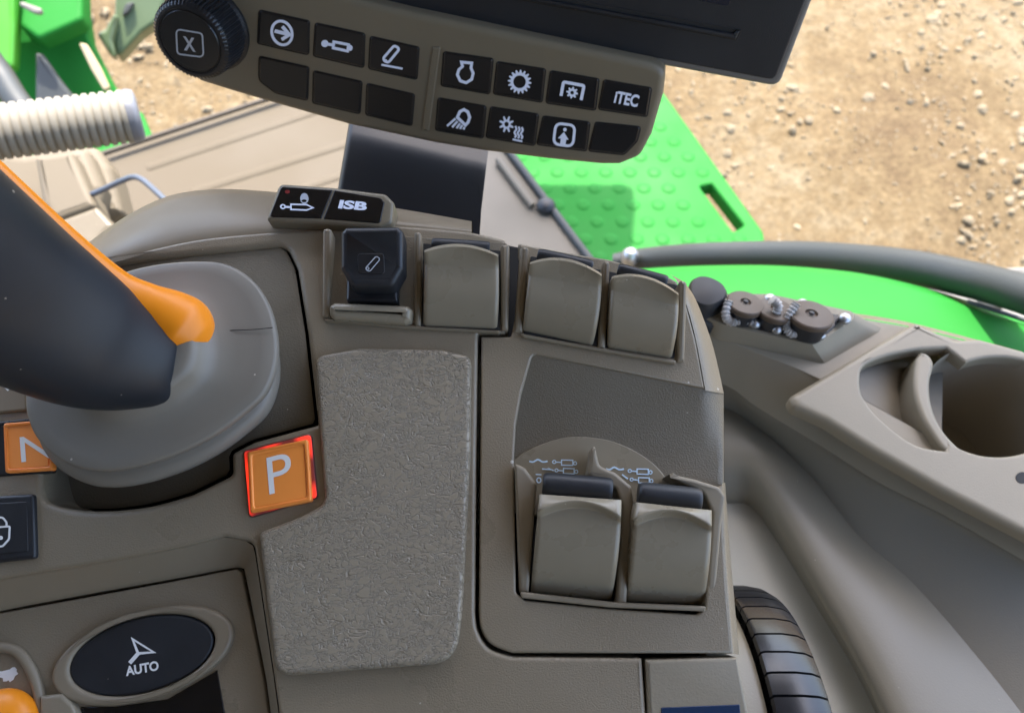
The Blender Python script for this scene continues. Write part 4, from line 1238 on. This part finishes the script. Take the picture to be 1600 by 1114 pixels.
# cream column base under the grip
cb = thing('column_housing', 'cream steering column housing with its shaded underside coloured dark, left of the armrest', 'housing')
def box_loft(l0, l1, mat_, name, par, sharp=40):
    n_ = 64
    c0 = resample(l0, n_, True); c1 = resample(l1, n_, True)
    return [c0, c1]
def prism(name, px, dep, back, mat_, par, r=.006):
    fr_ = Frame(at_depth(sum(p[0] for p in px) / len(px), sum(p[1] for p in px) / len(px), dep), (0.10, -.30, .95), (1, 0, 0))
    v, f = slab_mesh(fr_, fillet([(p[0], p[1], p[2] if len(p) > 2 else 6) for p in px]), 0, back, r, (), 4)
    return link(name, [fr_.m @ p for p in v], f, mat_, par)
prism('column_shell', [(-60, 225, 10), (40, 238), (110, 226, 14), (136, 232, 14), (160, 290), (150, 330, 8), (90, 352, 8), (60, 330), (20, 300), (-60, 300)], 1.02, .10, 'cream', cb, r=.014)
prism('column_side', [(52, 244, 8), (112, 236, 8), (130, 276), (150, 322, 8), (84, 346, 8), (66, 320)], .99, .05, 'cream', cb, r=.008)
prism('shaded_underside', [(60, 355, 4), (150, 322, 6), (178, 352, 6), (120, 420), (40, 470), (0, 420)], .975, .05, 'deck_shaded', cb, r=.006)  # lower front face of the column, its shade put into the colour
prism('side_shell', [(110, 228, 16), (150, 226, 20), (172, 260, 16), (190, 330, 8), (150, 340, 6), (128, 290)], 1.06, .06, 'cream', cb, r=.012)

rod = thing('wire_bracket', 'thin bent blue grey rod in front of the cream floor', 'rod')
pts_ = [at_depth(*p, d) for p, d in [((138, 306), 1.0), ((160, 297), .99), ((190, 283), .97), ((208, 277), .96), ((222, 281), .95), ((240, 296), .93), ((266, 320), .90)]]
v, f = tube_mesh(pts_, [.0037] * len(pts_), 12, 5)
link('rod_bar', v, f, 'rod', rod)

# green bodywork outside the front window
hd = thing('engine_hood', 'green engine bodywork with a dark wedge, seen through the front window', 'bodywork')
def panel(name, px, dep, back, mat_, par=hd, nrm=(.35, -.6, .72), r=.01):
    fr_ = Frame(at_depth(sum(p[0] for p in px) / len(px), sum(p[1] for p in px) / len(px), dep), nrm, (1, 0, 0))
    v, f = slab_mesh(fr_, fillet([(p[0], p[1], p[2] if len(p) > 2 else 4) for p in px]), 0, back, r, (), 3)
    return link(name, [fr_.m @ p for p in v], f, mat_, par)
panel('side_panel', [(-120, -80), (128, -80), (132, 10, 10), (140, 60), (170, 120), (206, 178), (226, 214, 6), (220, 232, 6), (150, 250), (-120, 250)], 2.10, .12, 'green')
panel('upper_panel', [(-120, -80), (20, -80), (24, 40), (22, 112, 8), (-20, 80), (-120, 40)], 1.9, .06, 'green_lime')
panel('crease_panel', [(20, -80), (128, -80), (128, 30, 12), (60, 60, 10), (30, 40)], 1.98, .05, 'green', nrm=(.1, -.3, .95))
panel('bracket', [(206, 168, 5), (222, 176, 5), (238, 214, 6), (222, 226, 6), (150, 246, 6), (148, 232, 6), (205, 214, 5)], 1.62, .02, 'green', nrm=(.1, -.2, .97), r=.004)
panel('dark_wedge', [(55, 82, 3), (66, 84, 3), (92, 122), (122, 160), (122, 200), (55, 200)], 2.0, .05, 'dkgrey')
panel('marker_strap', [(122, 66, 6), (136, 70, 6), (156, 104), (172, 138, 5), (162, 142, 5), (142, 108)], 2.02, .02, 'strap', r=.004)
panel('light_strip', [(32, 2, 4), (66, 14, 5), (64, 22, 5), (52, 20), (30, 8, 4)], 1.90, .02, 'ribbed', r=.004)
panel('dark_support', [(178, 20, 6), (185, 26), (176, 64), (182, 92, 5), (170, 84), (150, 52, 6), (164, 46)], 2.25, .05, 'olive')
v, f = tube_mesh([at_depth(*p, d) for p, d in [((-40, 60), 1.5), ((0, 116), 1.5), ((22, 152), 1.48), ((50, 190), 1.46), ((90, 240), 1.44)]], [.024] * 5, 16, 5)
link('hose', v, f, 'rubber', hd)
wp_ = thing('tank_panel', 'olive green tank panel standing beside the knurled dial, outside the window', 'panel')
panel('tank_face', [(182, -80, 10), (300, -80), (246, 34, 14), (222, 50, 10), (184, 92, 6), (178, 70, 6)], 2.3, .10, 'olive', par=wp_)
panel('pale_patch', [(196, 6, 8), (212, 2, 8), (200, 20, 6), (190, 26, 6)], 2.27, .02, 'dkgrey', par=wp_, r=.004)

# =================================================================== GROUND, STONES, ROOF
me_v, me_f = [], []
NG = 90; ext = 7.0
gx = [-ext + 2 * ext * i / NG for i in range(NG + 1)]
from mathutils import noise as mn
def gh(x, y): return .075 * (mn.noise(Vector((x * .9, y * .9, 0))) + .5 * mn.noise(Vector((x * 2.3, y * 2.3, 3))) + .25 * mn.noise(Vector((x * 6, y * 6, 5))))
def fade(x, y): return max(0, min(1, (ext - max(abs(x), abs(y - 3))) / 1.0))
for y in gx:
    for x in gx: me_v.append(Vector((x, y + 3, gh(x, y + 3) * fade(x, y + 3))))
for j in range(NG):
    for i in range(NG): me_f.append((j * (NG + 1) + i, j * (NG + 1) + i + 1, (j + 1) * (NG + 1) + i + 1, (j + 1) * (NG + 1) + i))
k = len(me_v)
big = 60
me_v += [Vector((-ext, 3 - ext, 0)), Vector((ext, 3 - ext, 0)), Vector((ext, 3 + ext, 0)), Vector((-ext, 3 + ext, 0)), Vector((-big, -big, 0)), Vector((big, -big, 0)), Vector((big, big, 0)), Vector((-big, big, 0))]
for a in range(4):
    b = (a + 1) % 4
    me_f.append((k + a, k + b, k + 4 + b, k + 4 + a))
g = link('ground', me_v, me_f, 'ground', sharp=80); setting(g)
mb = MB()
ico = bmesh.new(); bmesh.ops.create_icosphere(ico, subdivisions=1, radius=1)
iv = [v.co.copy() for v in ico.verts]; if_ = [tuple(v.index for v in f.verts) for f in ico.faces]; ico.free()
for i in range(26000):
    x = random.uniform(-2.6, 4.4); y = random.uniform(1.0, 6.0)
    dens = mn.noise(Vector((x * .8, y * .8, 9))) + (.35 if x > 1.9 else -.05)
    if random.random() > .55 + dens: continue
    s = .0050 * (random.random() ** -.42) * (1.3 if x > 1.9 else .9)
    s = min(s, .030)
    rot = Matrix.Rotation(random.random() * 6.28, 3, 'Z') @ Matrix.Rotation(random.random() * 6.28, 3, 'X')
    sx, sy, sz = random.uniform(.7, 1.4), random.uniform(.6, 1.1), random.uniform(.4, .8)
    base_ = Vector((x, y, gh(x, y) * fade(x, y) + s * .2))
    vv = []
    for p in iv:
        q_ = Vector((p.x * sx, p.y * sy, p.z * sz)) * s * random.uniform(.82, 1.15)
        vv.append(base_ + rot @ q_)
    mb.add(vv, if_)
st = mb.build('gravel', 'stone', smooth=False); setting(st, 'stuff')
st['label'] = 'loose pale stones scattered over the dry ground'

ZR = 3.05
SUN_EL, SUN_AZ = R(60), R(8)       # azimuth measured from straight ahead towards the right
rf = slab('cab_roof', Frame((0, 0, ZR), (0, 0, 1), (1, 0, 0)), [(0, 0)], 0, .06, 'roof', None) if False else None
fr_ = Frame((0, 0, ZR), (0, 0, 1), (1, 0, 0))
ROOF = [(-.85, -1.1, .05), (.55, -1.1, .05), (.55, .98, .05), (-.85, .98, .05)]
class Flat:
    P = staticmethod(lambda x, y, w=0: Vector((x, y, ZR + w)))
v, f = slab_mesh(Flat, fillet(ROOF), .06, .06, .02)
f.append(tuple(range(len(fillet(ROOF)))))
rf = link('cab_roof', v, f, 'roof'); setting(rf)
bm_ = bmesh.new()
bmesh.ops.create_cube(bm_, size=1, matrix=Matrix.Translation((-.15, -1.02, 2.22)) @ Matrix.Diagonal((1.36, .06, 1.62, 1)))
bw = link('rear_wall', [v.co.copy() for v in bm_.verts], [tuple(v.index for v in f.verts) for f in bm_.faces], 'roof', smooth=False); setting(bw); bm_.free()
bm_ = bmesh.new()
bmesh.ops.create_cube(bm_, size=1, matrix=Matrix.Translation((-.83, -.40, 2.22)) @ Matrix.Diagonal((.05, 1.16, 1.62, 1)))
dw = link('side_wall', [v.co.copy() for v in bm_.verts], [tuple(v.index for v in f.verts) for f in bm_.faces], 'roof', smooth=False); setting(dw); bm_.free()

shd = thing('shade_board', 'unseen dark board on a bar ahead of the cab, added to shade the step platform', 'blocker', Matrix.Translation((.10, 1.85, 2.88)))  # added out of view: board and bar only cast shade on sill and step
v, f = slab_mesh(type('MF', (), {'P': staticmethod(lambda x, y, w=0: Vector((x, y, w)))}), fillet([(-.28, -.38, .04), (.27, -.38, .04), (.27, .36, .04), (-.28, .36, .04)]), .03, .06, .012)
link('shade_board_face', [Vector((p.x, -p.z, p.y)) for p in v], f, 'black', shd)
v, f = tube_mesh([Vector((.17, .02, .1)), Vector((.30, .03, .12)), Vector((.52, .0, .20)), Vector((.60, -.9, .34))], [.016] * 4, 12, 5)
link('shade_board_bar', v, f, 'dkgrey', shd)

# =================================================================== LIGHT, SKY, CAMERA
w = bpy.data.worlds.new('World'); S.world = w; w.use_nodes = True
nt = w.node_tree
bg = nt.nodes['Background']
sky = nt.nodes.new('ShaderNodeTexSky'); sky.sky_type = 'NISHITA'; sky.sun_disc = False
sky.sun_elevation = SUN_EL; sky.sun_rotation = SUN_AZ
sky.air_density = 1.0; sky.dust_density = 3.0; sky.ozone_density = 1.0
nt.links.new(sky.outputs[0], bg.inputs['Color'])
bg.inputs['Strength'].default_value = 0.15
sl = bpy.data.lights.new('Sun', 'SUN'); sl.energy = 2.05; sl.angle = R(.53); sl.color = (1.0, .94, .85)
so = bpy.data.objects.new('Sun', sl); COL.objects.link(so)
to_sun = Vector((math.sin(SUN_AZ) * math.cos(SUN_EL), math.cos(SUN_AZ) * math.cos(SUN_EL), math.sin(SUN_EL)))
so.rotation_euler = to_sun.to_track_quat('Z', 'Y').to_euler()
so.location = (0, 2, 6)

cd = bpy.data.cameras.new('Camera')
cd.sensor_fit = 'HORIZONTAL'; cd.sensor_width = 36; cd.lens = 36 * F_PX / 1600
cd.clip_start = .01; cd.clip_end = 300
cd.dof.use_dof = True; cd.dof.focus_distance = .325; cd.dof.aperture_fstop = 13
cam = bpy.data.objects.new('Camera', cd); COL.objects.link(cam)
mw = Matrix((RIGHT, UP, -FWD)).transposed().to_4x4(); mw.translation = CAM
cam.matrix_world = mw
S.camera = cam
S.view_settings.view_transform = 'Standard'; S.view_settings.look = 'None'
S.view_settings.exposure = 2.45; S.view_settings.gamma = 1
S.view_settings.use_curve_mapping = False
S.cycles.use_denoising = True
S.cycles.max_bounces = 8
